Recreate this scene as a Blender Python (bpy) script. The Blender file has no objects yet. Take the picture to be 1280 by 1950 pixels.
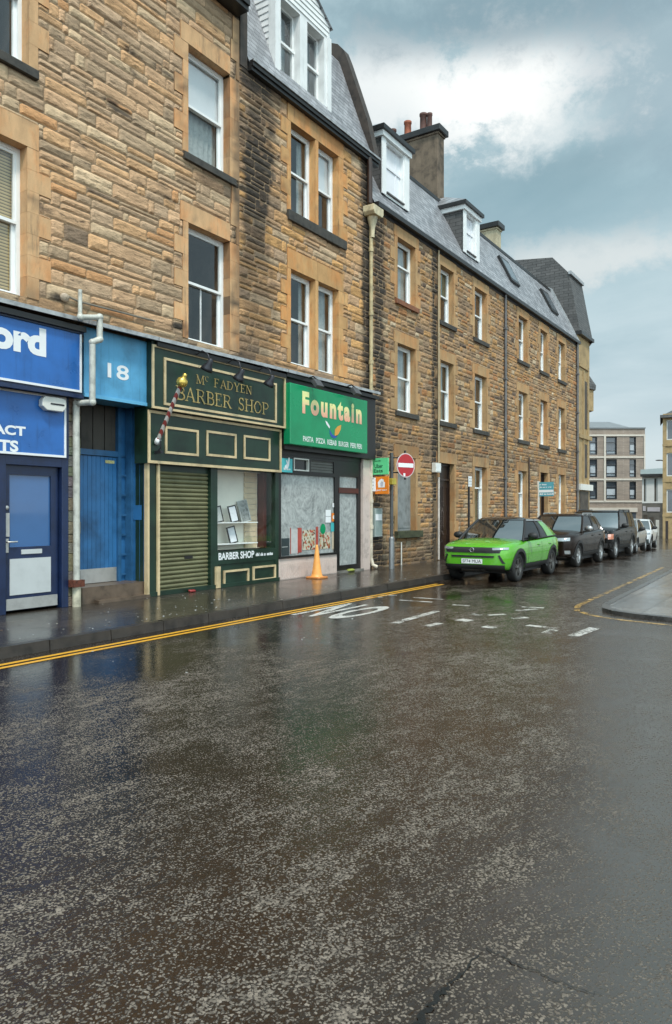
import bpy, bmesh, math, random
from mathutils import Vector, Matrix, noise
from mathutils.bvhtree import BVHTree
sc = bpy.context.scene
COL = sc.collection
R = math.radians
# ------------------------------------------------------------------ camera
F, CX, CY = 1408.0, 640.0, 975.0
YAW = math.atan((1570 - 640) / F)           # angle between view axis and the street line (world +X)
CA, SA = math.cos(YAW), math.sin(YAW)
CAMH, CAMY = 1.65, -10.2
cam = bpy.data.cameras.new('Camera')
cam.sensor_fit = 'HORIZONTAL'; cam.sensor_width = 36; cam.lens = 36 * F / 1280
cam.clip_start = .05; cam.clip_end = 3000
camo = bpy.data.objects.new('Camera', cam); COL.objects.link(camo)
camo.location = (0, CAMY, CAMH); camo.rotation_euler = (R(90), 0, YAW - R(90))
sc.camera = camo
# ------------------------------------------------------------------ sky and sun
SUN_EL, SUN_AZ = R(57), R(-132)             # azimuth measured from +X, counter-clockwise: behind the camera to the right
EXPOSURE = 0.9
w = bpy.data.worlds.new('World'); sc.world = w; w.use_nodes = True
wt = w.node_tree; wt.nodes.clear()
def N(t, typ, **kw):
    n = t.nodes.new(typ)
    for k, v in kw.items():
        if k.startswith('i_'):
            key = k[2:]; key = int(key) if key.isdigit() else key.replace('_', ' ')
            n.inputs[key].default_value = v
        else: setattr(n, k, v)
    return n
def M(t, op, a, b=None, c=None, clamp=False):
    n = t.nodes.new('ShaderNodeMath'); n.operation = op; n.use_clamp = clamp
    for i, v in enumerate((a, b, c)):
        if v is None: continue
        if isinstance(v, (int, float)): n.inputs[i].default_value = v
        else: t.links.new(v, n.inputs[i])
    return n.outputs[0]
def VM(t, op, a, b=None):
    n = t.nodes.new('ShaderNodeVectorMath'); n.operation = op
    for i, v in enumerate((a, b)):
        if v is None: continue
        if isinstance(v, tuple): n.inputs[i].default_value = v
        else: t.links.new(v, n.inputs[i])
    return n
def mixc(t, fac, a, b, bt='MIX'):
    n = t.nodes.new('ShaderNodeMix'); n.data_type = 'RGBA'; n.blend_type = bt
    for s, v in ((0, fac), (6, a), (7, b)):
        if isinstance(v, (int, float)): n.inputs[s].default_value = v
        elif isinstance(v, tuple): n.inputs[s].default_value = (*v[:3], 1)
        else: t.links.new(v, n.inputs[s])
    return n.outputs[2]
def ramp(t, fac, stops):
    n = t.nodes.new('ShaderNodeValToRGB'); e = n.color_ramp.elements
    while len(e) < len(stops): e.new(.5)
    for i, (p, c) in enumerate(stops):
        e[i].position = p; e[i].color = (*c, 1) if isinstance(c, tuple) else (c, c, c, 1)
    t.links.new(fac, n.inputs[0]); return n.outputs[0]
def smooth(t, v, a, b):
    n = t.nodes.new('ShaderNodeMapRange'); n.interpolation_type = 'SMOOTHSTEP'
    t.links.new(v, n.inputs[0]); n.inputs[1].default_value = a; n.inputs[2].default_value = b
    return n.outputs[0]
def noise_tex(t, vec, scale, detail=4, rough=.55, dist=0.0, dims='3D'):
    n = t.nodes.new('ShaderNodeTexNoise'); n.inputs['Scale'].default_value = scale
    n.inputs['Detail'].default_value = detail; n.inputs['Roughness'].default_value = rough
    n.inputs['Distortion'].default_value = dist
    if vec is not None: t.links.new(vec, n.inputs['Vector'])
    return n.outputs[0]
def mapping(t, vec, loc=(0, 0, 0), rot=(0, 0, 0), scale=(1, 1, 1), typ='POINT'):
    n = t.nodes.new('ShaderNodeMapping'); n.vector_type = typ
    n.inputs[1].default_value = loc; n.inputs[2].default_value = rot; n.inputs[3].default_value = scale
    t.links.new(vec, n.inputs[0]); return n.outputs[0]
def viewdir(px, py):
    u, v = (px - CX) / F, (CY - py) / F
    return Vector((CA + u * SA, SA - u * CA, v)).normalized()
geo = N(wt, 'ShaderNodeTexCoord')
dirv = geo.outputs['Generated']
sep = N(wt, 'ShaderNodeSeparateXYZ'); wt.links.new(dirv, sep.inputs[0])
elev = M(wt, 'MAXIMUM', sep.outputs[2], 0.0)
sky = N(wt, 'ShaderNodeTexSky', sky_type='NISHITA', sun_disc=False, sun_elevation=SUN_EL, sun_rotation=R(90) - SUN_AZ)
# layered cloud: project the direction on a flat cloud deck
den = M(wt, 'ADD', elev, .22)
deck = N(wt, 'ShaderNodeCombineXYZ')
wt.links.new(M(wt, 'DIVIDE', sep.outputs[0], den), deck.inputs[0]); wt.links.new(M(wt, 'DIVIDE', sep.outputs[1], den), deck.inputs[1])
n_big = noise_tex(wt, mapping(wt, deck.outputs[0], loc=(1.7, .4, 0), rot=(0, 0, -YAW), scale=(1.5, .9, 1)), 1.25, 5, .5, .35)
n_fine = noise_tex(wt, mapping(wt, deck.outputs[0], scale=(1, 1, 1)), 5.5, 7, .62, .35)
tone = ramp(wt, n_big, [(.30, (1.9, 3.2, 3.65)), (.47, (3.0, 4.45, 4.9)), (.62, (4.4, 5.7, 6.0)), (.8, (6.1, 7.0, 7.1))])
tone = mixc(wt, .22, tone, mixc(wt, n_fine, (2.2, 3.2, 3.6), (7.0, 7.6, 7.6)))
# pale towards the horizon
tone = mixc(wt, M(wt, 'MULTIPLY', M(wt, 'SUBTRACT', 1.0, smooth(wt, elev, .0, .30)), .85), tone, (5.6, 6.25, 6.5))
# bright sunlit breaks in the cloud
def blob(px, py, r, lat, ver, amp, edge=.55, rough=.7):
    c = viewdir(px, py)
    v = mapping(wt, dirv, loc=tuple(c), rot=(0, 0, math.atan2(c.y, c.x)), scale=(r, lat, ver), typ='TEXTURE')
    d = VM(wt, 'LENGTH', v).outputs['Value']
    n = noise_tex(wt, mapping(wt, dirv, scale=(1, 1, 1.35)), 15.0, 10, .68, .15)
    d = M(wt, 'ADD', d, M(wt, 'MULTIPLY', M(wt, 'SUBTRACT', n, .5), 4.2 * rough))
    return M(wt, 'MULTIPLY', M(wt, 'SUBTRACT', 1.0, smooth(wt, d, .25, 1.15)), amp)
for args, colr in (((780, 165, .5, .15, .06, .8), (8.8, 8.95, 8.7)), ((960, 150, .5, .14, .062, .9), (9.4, 9.45, 9.1)), ((900, 200, .5, .06, .025, .7), (10, 10, 9.6)), ((1040, 240, .5, .10, .04, .5), (8.6, 8.7, 8.4)),
                   ((1100, 490, .5, .15, .035, .6), (7.3, 7.3, 6.9)), ((720, 300, .5, .1, .07, .5), (6.6, 7.1, 7.1))):
    tone = mixc(wt, blob(*args), tone, colr)
for args, colr in (((960, 20, .5, .26, .05, .75, .5, .35), (1.75, 2.75, 3.2)), ((1060, 400, .5, .3, .05, .5, .5, .35), (2.5, 3.8, 4.25)), ((1230, 120, .5, .1, .12, .5, .5, .3), (2.6, 3.5, 3.95))):
    tone = mixc(wt, blob(*args), tone, colr)
# an overcast sky is brighter overhead and on the sun's side
boost = M(wt, 'ADD', 1.0, M(wt, 'MULTIPLY', smooth(wt, elev, .72, .98), .7))
sd = Vector((math.cos(SUN_AZ), math.sin(SUN_AZ), 0))
side = VM(wt, 'DOT_PRODUCT', dirv, tuple(sd)).outputs['Value']
boost = M(wt, 'ADD', boost, M(wt, 'MULTIPLY', smooth(wt, side, .0, .8), 2.2))
tone = mixc(wt, 1.0, tone, boost, 'MULTIPLY')
tone = mixc(wt, .12, tone, sky.outputs[0])
tone = mixc(wt, smooth(wt, sep.outputs[2], -.08, -.01), (1.0, .95, .9), tone)
bg = N(wt, 'ShaderNodeBackground', i_Strength=.068)
wt.links.new(tone, bg.inputs[0])
wo = N(wt, 'ShaderNodeOutputWorld'); wt.links.new(bg.outputs[0], wo.inputs[0])
sl = bpy.data.lights.new('sun', 'SUN'); sl.energy = 1.5; sl.angle = R(10); sl.color = (1, .95, .87)
so = bpy.data.objects.new('sun', sl); COL.objects.link(so)
sdir = Vector((math.cos(SUN_EL) * math.cos(SUN_AZ), math.cos(SUN_EL) * math.sin(SUN_AZ), math.sin(SUN_EL)))
so.rotation_euler = sdir.to_track_quat('Z', 'Y').to_euler(); so.location = (0, -20, 30)
sc.view_settings.view_transform = 'Standard'; sc.view_settings.look = 'None'; sc.view_settings.gamma = 1
sc.view_settings.exposure = EXPOSURE; sc.view_settings.use_curve_mapping = False
sc.cycles.use_denoising = True
sc.cycles.max_bounces = 7; sc.cycles.transparent_max_bounces = 10; sc.cycles.caustics_reflective = False; sc.cycles.caustics_refractive = False
sc.cycles.sample_clamp_indirect = 4

# ------------------------------------------------------------------ pixel <-> place
def U(px, py, y=0.0):
    """(x, z) on the vertical plane at world y, seen at photo pixel px, py."""
    u = (px - CX) / F; t = (y - CAMY) / (SA - u * CA)
    return t * (CA + u * SA), CAMH + t * (CY - py) / F
def G(px, py, z=0.0):
    t = (CAMH - z) * F / (py - CY); u = (px - CX) / F
    return t * (CA + u * SA), CAMY + t * (SA - u * CA)
def YX(px, x):
    """world y at photo column px on the plane of constant x; and the view depth there."""
    u = (px - CX) / F; t = x / (CA + u * SA)
    return CAMY + t * (SA - u * CA), t
def rc(l, t, r, b, y=0.0):
    x0, z1 = U(l, t, y); x1, z0 = U(r, b, y)
    return x0, x1, z0, z1
def zg(x):
    if x < 28: return 0.0
    k = min(1, (x - 28) / 8); return -.018 * (x - 28 - 4 * k * 0) * (k * .5 + .5) if x < 36 else -.018 * (x - 28)

# ------------------------------------------------------------------ mesh builder
class MB:
    def __init__(s, xf=None): s.v = []; s.f = []; s.mi = []; s.c = []; s.sm = []; s.xf = xf
    def add(s, vs, fs, mi=0, col=None, smooth=False):
        o = len(s.v)
        for i, p in enumerate(vs):
            p = Vector(p)
            s.v.append(s.xf @ p if s.xf is not None else p)
            s.c.append(col[i] if isinstance(col, list) else (col or (1, 1, 1)))
        for f in fs: s.f.append([i + o for i in f]); s.mi.append(mi); s.sm.append(smooth)
    def box(s, x0, x1, y0, y1, z0, z1, mi=0, col=None):
        if x0 > x1: x0, x1 = x1, x0
        if y0 > y1: y0, y1 = y1, y0
        if z0 > z1: z0, z1 = z1, z0
        s.add([(x0, y0, z0), (x1, y0, z0), (x1, y1, z0), (x0, y1, z0), (x0, y0, z1), (x1, y0, z1), (x1, y1, z1), (x0, y1, z1)],
              [(0, 3, 2, 1), (4, 5, 6, 7), (0, 1, 5, 4), (1, 2, 6, 5), (2, 3, 7, 6), (3, 0, 4, 7)], mi, col)
    def quad(s, a, b, c, d, mi=0, col=None): s.add([a, b, c, d], [(0, 1, 2, 3)], mi, col)
    def prism(s, poly, a, b, axis='y', mi=0, col=None):
        """extrude a 2D polygon between a and b along an axis: x -> poly is (y,z), y -> (x,z), z -> (x,y)."""
        n = len(poly)
        def q(p, t): return {'x': (t, p[0], p[1]), 'y': (p[0], t, p[1]), 'z': (p[0], p[1], t)}[axis]
        s.add([q(p, a) for p in poly] + [q(p, b) for p in poly],
              [tuple(range(n)), tuple(range(2 * n - 1, n - 1, -1))] + [(i, i + n, (i + 1) % n + n, (i + 1) % n) for i in range(n)], mi, col)
    def tube(s, pts, r, n=8, mi=0, col=None, caps=True):
        pts = [Vector(p) for p in pts]; rs = r if isinstance(r, (list, tuple)) else [r] * len(pts)
        vs = []; prev = None
        for i, p in enumerate(pts):
            d = (pts[min(i + 1, len(pts) - 1)] - pts[max(i - 1, 0)]).normalized()
            if prev is None:
                a = d.orthogonal().normalized()
            else:
                a = (prev - d * prev.dot(d)).normalized()
            prev = a; b = d.cross(a)
            for k in range(n):
                t = 2 * math.pi * k / n; vs.append(p + (a * math.cos(t) + b * math.sin(t)) * rs[i])
        fs = [(i * n + k, i * n + (k + 1) % n, (i + 1) * n + (k + 1) % n, (i + 1) * n + k) for i in range(len(pts) - 1) for k in range(n)]
        s.add(vs, fs, mi, col, True)
        if caps:
            s.add(vs[:n], [tuple(range(n - 1, -1, -1))], mi, col); s.add(vs[-n:], [tuple(range(n))], mi, col)
    def lathe(s, prof, c=(0, 0, 0), n=20, mi=0, col=None, axis=Vector((0, 0, 1)), smooth=True):
        axis = Vector(axis).normalized(); a = axis.orthogonal().normalized(); b = axis.cross(a); c = Vector(c)
        vs = [c + axis * h + (a * math.cos(2 * math.pi * k / n) + b * math.sin(2 * math.pi * k / n)) * r for r, h in prof for k in range(n)]
        s.add(vs, [(i * n + k, i * n + (k + 1) % n, (i + 1) * n + (k + 1) % n, (i + 1) * n + k) for i in range(len(prof) - 1) for k in range(n)], mi, col, smooth)
    def ellipsoid(s, c, rx, ry, rz, n=14, m=8, mi=0):
        vs = []; fs = []
        for i in range(m + 1):
            ph = math.pi * i / m
            for k in range(n):
                t = 2 * math.pi * k / n
                vs.append((c[0] + rx * math.sin(ph) * math.cos(t), c[1] + ry * math.sin(ph) * math.sin(t), c[2] + rz * math.cos(ph)))
        for i in range(m):
            for k in range(n): fs.append((i * n + k, (i + 1) * n + k, (i + 1) * n + (k + 1) % n, i * n + (k + 1) % n))
        s.add(vs, fs, mi, None, True)
    def frame(s, x0, x1, z0, z1, w, y0, y1, mi=0, col=None):
        s.box(x0, x1, y0, y1, z0, z0 + w, mi, col); s.box(x0, x1, y0, y1, z1 - w, z1, mi, col)
        s.box(x0, x0 + w, y0, y1, z0 + w, z1 - w, mi, col); s.box(x1 - w, x1, y0, y1, z0 + w, z1 - w, mi, col)
    def build(s, name, mats, parent=None, bevel=0):
        me = bpy.data.meshes.new(name)
        off = org(parent)
        me.from_pydata([tuple(p - off) for p in s.v], [], s.f)
        for m in (mats if isinstance(mats, (list, tuple)) else [mats]): me.materials.append(m)
        me.polygons.foreach_set('material_index', s.mi); me.polygons.foreach_set('use_smooth', s.sm)
        ca = me.color_attributes.new('Col', 'FLOAT_COLOR', 'POINT')
        ca.data.foreach_set('color', [x for c in s.c for x in (*c, 1.0)])
        me.update()
        o = bpy.data.objects.new(name, me); COL.objects.link(o)
        if parent is not None: o.parent = parent
        if bevel:
            b = o.modifiers.new('bevel', 'BEVEL'); b.width = bevel; b.segments = 2; b.limit_method = 'ANGLE'; b.harden_normals = False
        return o
def org(p):
    v = Vector((0, 0, 0))
    while p is not None: v += p.location; p = p.parent
    return v
def tag(o, label, cat, group=None, kind=None):
    o['label'] = label; o['category'] = cat
    if group: o['group'] = group
    if kind: o['kind'] = kind
    return o
def thing(name, label, cat, loc=(0, 0, 0), group=None):
    o = bpy.data.objects.new(name, None); COL.objects.link(o); o.location = loc; o.empty_display_size = .2
    return tag(o, label, cat, group)
def struct(o): o['kind'] = 'structure'; return o
def text_geo(body, bold=0.0, ext=0.0, spacing=1.0):
    cu = bpy.data.curves.new('lettering', 'FONT'); cu.body = body; cu.offset = bold; cu.extrude = ext; cu.resolution_u = 4; cu.space_character = spacing
    ob = bpy.data.objects.new('lettering', cu); COL.objects.link(ob)
    bpy.context.view_layer.update()
    ev = ob.evaluated_get(bpy.context.evaluated_depsgraph_get()); me = bpy.data.meshes.new_from_object(ev)
    vs = [v.co.copy() for v in me.vertices]; fs = [tuple(p.vertices) for p in me.polygons]
    bpy.data.objects.remove(ob); bpy.data.meshes.remove(me); bpy.data.curves.remove(cu)
    return vs, fs
def put_text(mb, body, o, ux, uz, wid, hei, bold=0.0, mi=0, depth=0.0, spacing=1.0):
    """lettering fitted in a wid x hei box whose lower-left corner is o, along unit vectors ux, uz."""
    vs, fs = text_geo(body, bold, depth, spacing)
    x0 = min(v.x for v in vs); x1 = max(v.x for v in vs); y0 = min(v.y for v in vs); y1 = max(v.y for v in vs)
    o, ux, uz = Vector(o), Vector(ux), Vector(uz); nn = ux.cross(uz)
    mb.add([o + ux * ((v.x - x0) / (x1 - x0) * wid) + uz * ((v.y - y0) / (y1 - y0) * hei) + nn * v.z for v in vs], fs, mi)
def text_rect(mb, body, rect, y, bold=0.0, mi=0, spacing=1.0):
    x0, x1, z0, z1 = rect
    put_text(mb, body, (x0, y, z0), (1, 0, 0), (0, 0, 1), x1 - x0, z1 - z0, bold, mi, 0, spacing)
def tiny_print(mb, o, ux, uz, wid, hei, seed=1, mi=0):
    """a line of print too small to read: short upright strokes of uneven width."""
    rnd = random.Random(seed); t = 0; o, ux, uz = Vector(o), Vector(ux), Vector(uz)
    while t < wid:
        ww = hei * rnd.uniform(.3, .7)
        if rnd.random() < .82:
            h = hei * rnd.choice((.7, .72, 1)); a = o + ux * t
            mb.quad(a, a + ux * ww * .8, a + ux * ww * .8 + uz * h, a + uz * h, mi)
        t += ww
# serif capitals drawn as strokes, for the gilded fascia lettering
def arc(cx, cz, rx, rz, a0, a1, n=10): return [(cx + rx * math.cos(R(a0 + (a1 - a0) * i / n)), cz + rz * math.sin(R(a0 + (a1 - a0) * i / n))) for i in range(n + 1)]
TH, TN = .15, .07
def serif(x, z, wid=.34): return ([(x - wid / 2, z), (x + wid / 2, z)], .06)
def stem(x, thick=TH): return [([(x, 0), (x, 1)], thick), serif(x, .03), serif(x, .97)]
GL = {
 'B': (.72, stem(.16) + [([(.16, .96), (.42, .96)] + arc(.42, .74, .2, .22, 90, -90) + [(.16, .52)], TN), ([(.42, .52)] + arc(.44, .27, .24, .24, 90, -90) + [(.16, .04)], TN + .03), (arc(.42, .74, .2, .2, 50, -50), .12), (arc(.44, .27, .24, .22, 50, -50), .13)]),
 'A': (.86, [([(.1, 0), (.42, 1)], TN), ([(.42, 1), (.76, 0)], TH), ([(.24, .34), (.62, .34)], .06), serif(.1, .03, .26), serif(.76, .03, .28)]),
 'R': (.82, stem(.16) + [([(.16, .96), (.42, .96)] + arc(.42, .73, .22, .23, 90, -90) + [(.16, .5)], TN), (arc(.42, .73, .22, .21, 50, -50), .12), ([(.42, .5), (.74, 0)], TH), serif(.76, .03, .2)]),
 'E': (.7, stem(.16) + [([(.16, .97), (.6, .97)], .06), ([(.16, .52), (.46, .52)], .06), ([(.16, .03), (.62, .03)], .06), ([(.6, .99), (.6, .8)], .06), ([(.62, .0), (.62, .22)], .06), ([(.46, .42), (.46, .62)], .05)]),
 'S': (.62, [(arc(.32, .74, .2, .23, 20, 270, 14) + arc(.32, .27, .22, .25, 90, -160, 14), .11), ([(.52, .99), (.52, .76)], .05), ([(.08, .0), (.08, .26)], .05)]),
 'H': (.86, stem(.16) + stem(.7) + [([(.16, .52), (.7, .52)], .06)]),
 'O': (.84, [(arc(.42, .5, .33, .46, 0, 360, 24), .08), (arc(.42, .5, .34, .44, 130, 230, 8), .13), (arc(.42, .5, .34, .44, -50, 50, 8), .13)]),
 'P': (.7, stem(.16) + [([(.16, .96), (.4, .96)] + arc(.4, .71, .22, .25, 90, -90) + [(.16, .46)], TN), (arc(.4, .71, .22, .23, 50, -50), .12)]),
 'M': (1.0, [([(.14, 0), (.16, 1)], TN), ([(.16, 1), (.5, .05)], TH), ([(.5, .05), (.82, 1)], TN), ([(.82, 1), (.86, 0)], TH), serif(.14, .03, .26), serif(.86, .03, .3), serif(.1, .97, .2), serif(.9, .97, .2)]),
 'F': (.66, stem(.16) + [([(.16, .97), (.58, .97)], .06), ([(.16, .52), (.44, .52)], .06), ([(.58, .99), (.58, .78)], .06), ([(.44, .42), (.44, .62)], .05)]),
 'D': (.82, stem(.16) + [([(.16, .96), (.36, .96)] + arc(.36, .5, .34, .46, 90, -90, 14) + [(.16, .04)], TN), (arc(.36, .5, .34, .44, 55, -55), .13)]),
 'Y': (.8, [([(.12, 1), (.42, .45)], TH), ([(.72, 1), (.42, .45)], TN), ([(.42, .48), (.42, 0)], TH), serif(.42, .03), serif(.12, .97, .28), serif(.72, .97, .24)]),
 'N': (.88, [([(.16, 0), (.16, 1)], TN), ([(.16, 1), (.72, 0)], TH), ([(.72, 0), (.72, 1)], TN), serif(.16, .03, .26), serif(.12, .97, .24), serif(.72, .97, .26)]),
 'C': (.76, [(arc(.4, .5, .32, .46, 50, 310, 18), .08), (arc(.4, .5, .33, .44, 130, 230, 8), .13), ([(.64, .98), (.64, .72)], .05)]),
 ' ': (.55, []), '~': (.25, [])}
def serif_text(mb, body, rect, y, mi=0, small=()):
    x0, x1, z0, z1 = rect
    tot = sum(GL[c][0] * (.6 if i in small else 1) + .06 for i, c in enumerate(body)); sx = (x1 - x0) / tot; h = z1 - z0; t = x0
    for i, ch in enumerate(body):
        k = .6 if i in small else 1; base = z0 + (h * .42 if i in small else 0)
        for pl, wd in GL[ch][1]:
            wd = wd * k * h * .95
            pts = [Vector((t + p[0] * sx * k, 0, base + p[1] * h * k)) for p in pl]
            for a, b in zip(pts[:-1], pts[1:]):
                d = b - a
                if d.length < 1e-5: continue
                e = d.normalized(); nn = Vector((-e.z, 0, e.x)) * (wd / 2); ex = e * (wd * .12)
                mb.cnt = (getattr(mb, 'cnt', 0) + 1) % 12
                mb.add([p + Vector((0, y - .0012 * mb.cnt, 0)) for p in (a - ex - nn, b + ex - nn, b + ex + nn, a - ex + nn)], [(0, 1, 2, 3)], mi)
        t += (GL[ch][0] * k + .06) * sx

# ------------------------------------------------------------------ materials
MATS = {}
def newmat(name):
    m = bpy.data.materials.new(name); m.use_nodes = True; t = m.node_tree; t.nodes.clear()
    o = N(t, 'ShaderNodeOutputMaterial'); b = N(t, 'ShaderNodeBsdfPrincipled'); t.links.new(b.outputs[0], o.inputs[0])
    return m, t, b, o
def bump(t, b, h, strength, dist=.01):
    n = N(t, 'ShaderNodeBump', i_Strength=strength, i_Distance=dist); t.links.new(h, n.inputs['Height']); t.links.new(n.outputs[0], b.inputs['Normal']); return n
def PM(name, c, rough=.5, metal=0, var=.15, vs=3.0, bmp=0, bs=60, spec=.5, coat=0, streak=0.0):
    """painted / plain surface: base colour with blotches, vertical rain streaks and uneven gloss."""
    if name in MATS: return MATS[name]
    m, t, b, o = newmat(name); g = N(t, 'ShaderNodeNewGeometry').outputs['Position']
    n = noise_tex(t, g, vs, 5, .6)
    dark = tuple(x * (1 - var * 1.6) for x in c); lite = tuple(min(1, x * (1 + var)) for x in c)
    colr = ramp(t, n, [(.25, dark), (.5, c), (.8, lite)])
    if streak:
        s = noise_tex(t, mapping(t, g, scale=(9, 9, .55)), 2.0, 5, .65)
        colr = mixc(t, M(t, 'MULTIPLY', smooth(t, s, .52, .75), streak), colr, tuple(x * .45 for x in c))
    t.links.new(colr, b.inputs['Base Color']); b.inputs['Metallic'].default_value = metal
    t.links.new(M(t, 'ADD', M(t, 'MULTIPLY', M(t, 'SUBTRACT', n, .5), .25), rough, clamp=True), b.inputs['Roughness'])
    b.inputs['Specular IOR Level'].default_value = spec; b.inputs['Coat Weight'].default_value = coat; b.inputs['Coat Roughness'].default_value = .05
    if bmp: bump(t, b, noise_tex(t, g, bs, 3), bmp, .004)
    MATS[name] = m; return m
def stone_mat(name, bs=.8, fine=1.0, stretch=(6, 6, 17), pitk=.80):
    m, t, b, o = newmat(name); g = N(t, 'ShaderNodeNewGeometry').outputs['Position']
    at = N(t, 'ShaderNodeVertexColor', layer_name='Col')
    n1 = noise_tex(t, mapping(t, g, scale=stretch), 1.0, 6, .65, .3)
    n2 = noise_tex(t, g, 30 * fine, 5, .7)
    n3 = noise_tex(t, mapping(t, g, scale=(2.2, 2.2, 6)), 1.0, 5, .6, .5)
    k = M(t, 'ADD', .12, M(t, 'ADD', M(t, 'ADD', M(t, 'MULTIPLY', n1, .85), M(t, 'MULTIPLY', n2, .45)), M(t, 'MULTIPLY', n3, .5)))
    c = mixc(t, 1.0, at.outputs[0], k, 'MULTIPLY')
    pit = M(t, 'MAXIMUM', smooth(t, noise_tex(t, mapping(t, g, scale=(2.6, 2.6, 11)), 1.0, 7, .74, .3), .57, .67), M(t, 'MULTIPLY', smooth(t, noise_tex(t, mapping(t, g, scale=(8, 8, 34)), 1.0, 5, .7), .57, .70), .7))
    c = mixc(t, M(t, 'MULTIPLY', pit, pitk), c, (.075, .052, .036))
    t.links.new(c, b.inputs['Base Color']); b.inputs['Roughness'].default_value = .78; b.inputs['Specular IOR Level'].default_value = .3
    h = M(t, 'ADD', M(t, 'MULTIPLY', n1, 1.0), M(t, 'MULTIPLY', n2, .35))
    bump(t, b, h, bs, .03); return m
def dressed_mat(name):
    m, t, b, o = newmat(name); g = N(t, 'ShaderNodeNewGeometry').outputs['Position']
    at = N(t, 'ShaderNodeVertexColor', layer_name='Col')
    n1 = noise_tex(t, mapping(t, g, scale=(2, 2, .8)), 3, 6, .65, .4); n2 = noise_tex(t, g, 55, 4, .7)
    c = mixc(t, 1.0, at.outputs[0], M(t, 'ADD', .50, M(t, 'ADD', M(t, 'MULTIPLY', n1, .75), M(t, 'MULTIPLY', n2, .25))), 'MULTIPLY')
    n4 = noise_tex(t, mapping(t, g, loc=(3, 1, 5), scale=(1.6, 1.6, .9)), 1.6, 5, .6)
    c = mixc(t, M(t, 'MULTIPLY', smooth(t, n4, .42, .68), .8), c, mixc(t, 1.0, c, (1.08, .82, .64), 'MULTIPLY'))
    n5 = noise_tex(t, mapping(t, g, loc=(7, 1, 2), scale=(5, 5, .7)), 1.2, 6, .7)
    c = mixc(t, M(t, 'MULTIPLY', smooth(t, n5, .54, .72), .6), c, (.10, .075, .055))
    t.links.new(c, b.inputs['Base Color']); b.inputs['Roughness'].default_value = .75; b.inputs['Specular IOR Level'].default_value = .3
    bump(t, b, n2, .25, .01); return m
def slate_mat(name, c0, c1, rough=.36, w=.23, h=.135, stretch=1.0):
    m, t, b, o = newmat(name); g = N(t, 'ShaderNodeNewGeometry').outputs['Position']
    s = N(t, 'ShaderNodeSeparateXYZ'); t.links.new(g, s.inputs[0])
    cb = N(t, 'ShaderNodeCombineXYZ'); t.links.new(M(t, 'ADD', s.outputs[0], M(t, 'MULTIPLY', s.outputs[1], .5)), cb.inputs[0]); t.links.new(M(t, 'MULTIPLY', s.outputs[2], stretch), cb.inputs[1])
    br = N(t, 'ShaderNodeTexBrick', offset=.5); br.inputs['Scale'].default_value = 1; br.inputs['Brick Width'].default_value = w; br.inputs['Row Height'].default_value = h
    br.inputs['Mortar Size'].default_value = .007; br.inputs['Mortar Smooth'].default_value = .2; br.inputs['Bias'].default_value = 0
    br.inputs['Color1'].default_value = (*c0, 1); br.inputs['Color2'].default_value = (*c1, 1); br.inputs['Mortar'].default_value = (*[x * .4 for x in c0], 1)
    t.links.new(cb.outputs[0], br.inputs[0])
    n = noise_tex(t, g, 2.2, 6, .65)
    c = mixc(t, 1.0, br.outputs[0], M(t, 'ADD', .5, n), 'MULTIPLY')
    t.links.new(c, b.inputs['Base Color'])
    t.links.new(M(t, 'ADD', rough - .15, M(t, 'MULTIPLY', n, .32)), b.inputs['Roughness']); b.inputs['Specular IOR Level'].default_value = .7
    saw = M(t, 'FRACT', M(t, 'DIVIDE', M(t, 'MULTIPLY', s.outputs[2], stretch), h))
    hh = M(t, 'ADD', M(t, 'MULTIPLY', M(t, 'SUBTRACT', 1.0, saw), .7), M(t, 'MULTIPLY', br.outputs[1], -.8))
    bump(t, b, hh, .8, .03); return m
def brick_mat(name, c0, c1, mortar, w=.45, h=.15, ax='x'):
    m, t, b, o = newmat(name); tc = N(t, 'ShaderNodeTexCoord').outputs['Object']
    s = N(t, 'ShaderNodeSeparateXYZ'); t.links.new(tc, s.inputs[0])
    cb = N(t, 'ShaderNodeCombineXYZ'); t.links.new(M(t, 'ADD', s.outputs[0], s.outputs[1]), cb.inputs[0]); t.links.new(s.outputs[2], cb.inputs[1])
    br = N(t, 'ShaderNodeTexBrick', offset=.5); br.inputs['Scale'].default_value = 1; br.inputs['Brick Width'].default_value = w; br.inputs['Row Height'].default_value = h
    br.inputs['Mortar Size'].default_value = .012
    br.inputs['Color1'].default_value = (*c0, 1); br.inputs['Color2'].default_value = (*c1, 1); br.inputs['Mortar'].default_value = (*mortar, 1)
    t.links.new(cb.outputs[0], br.inputs[0])
    c = mixc(t, 1.0, br.outputs[0], M(t, 'ADD', .6, M(t, 'MULTIPLY', noise_tex(t, tc, 1.2, 6, .65), .8)), 'MULTIPLY')
    t.links.new(c, b.inputs['Base Color']); b.inputs['Roughness'].default_value = .8; return m
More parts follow.
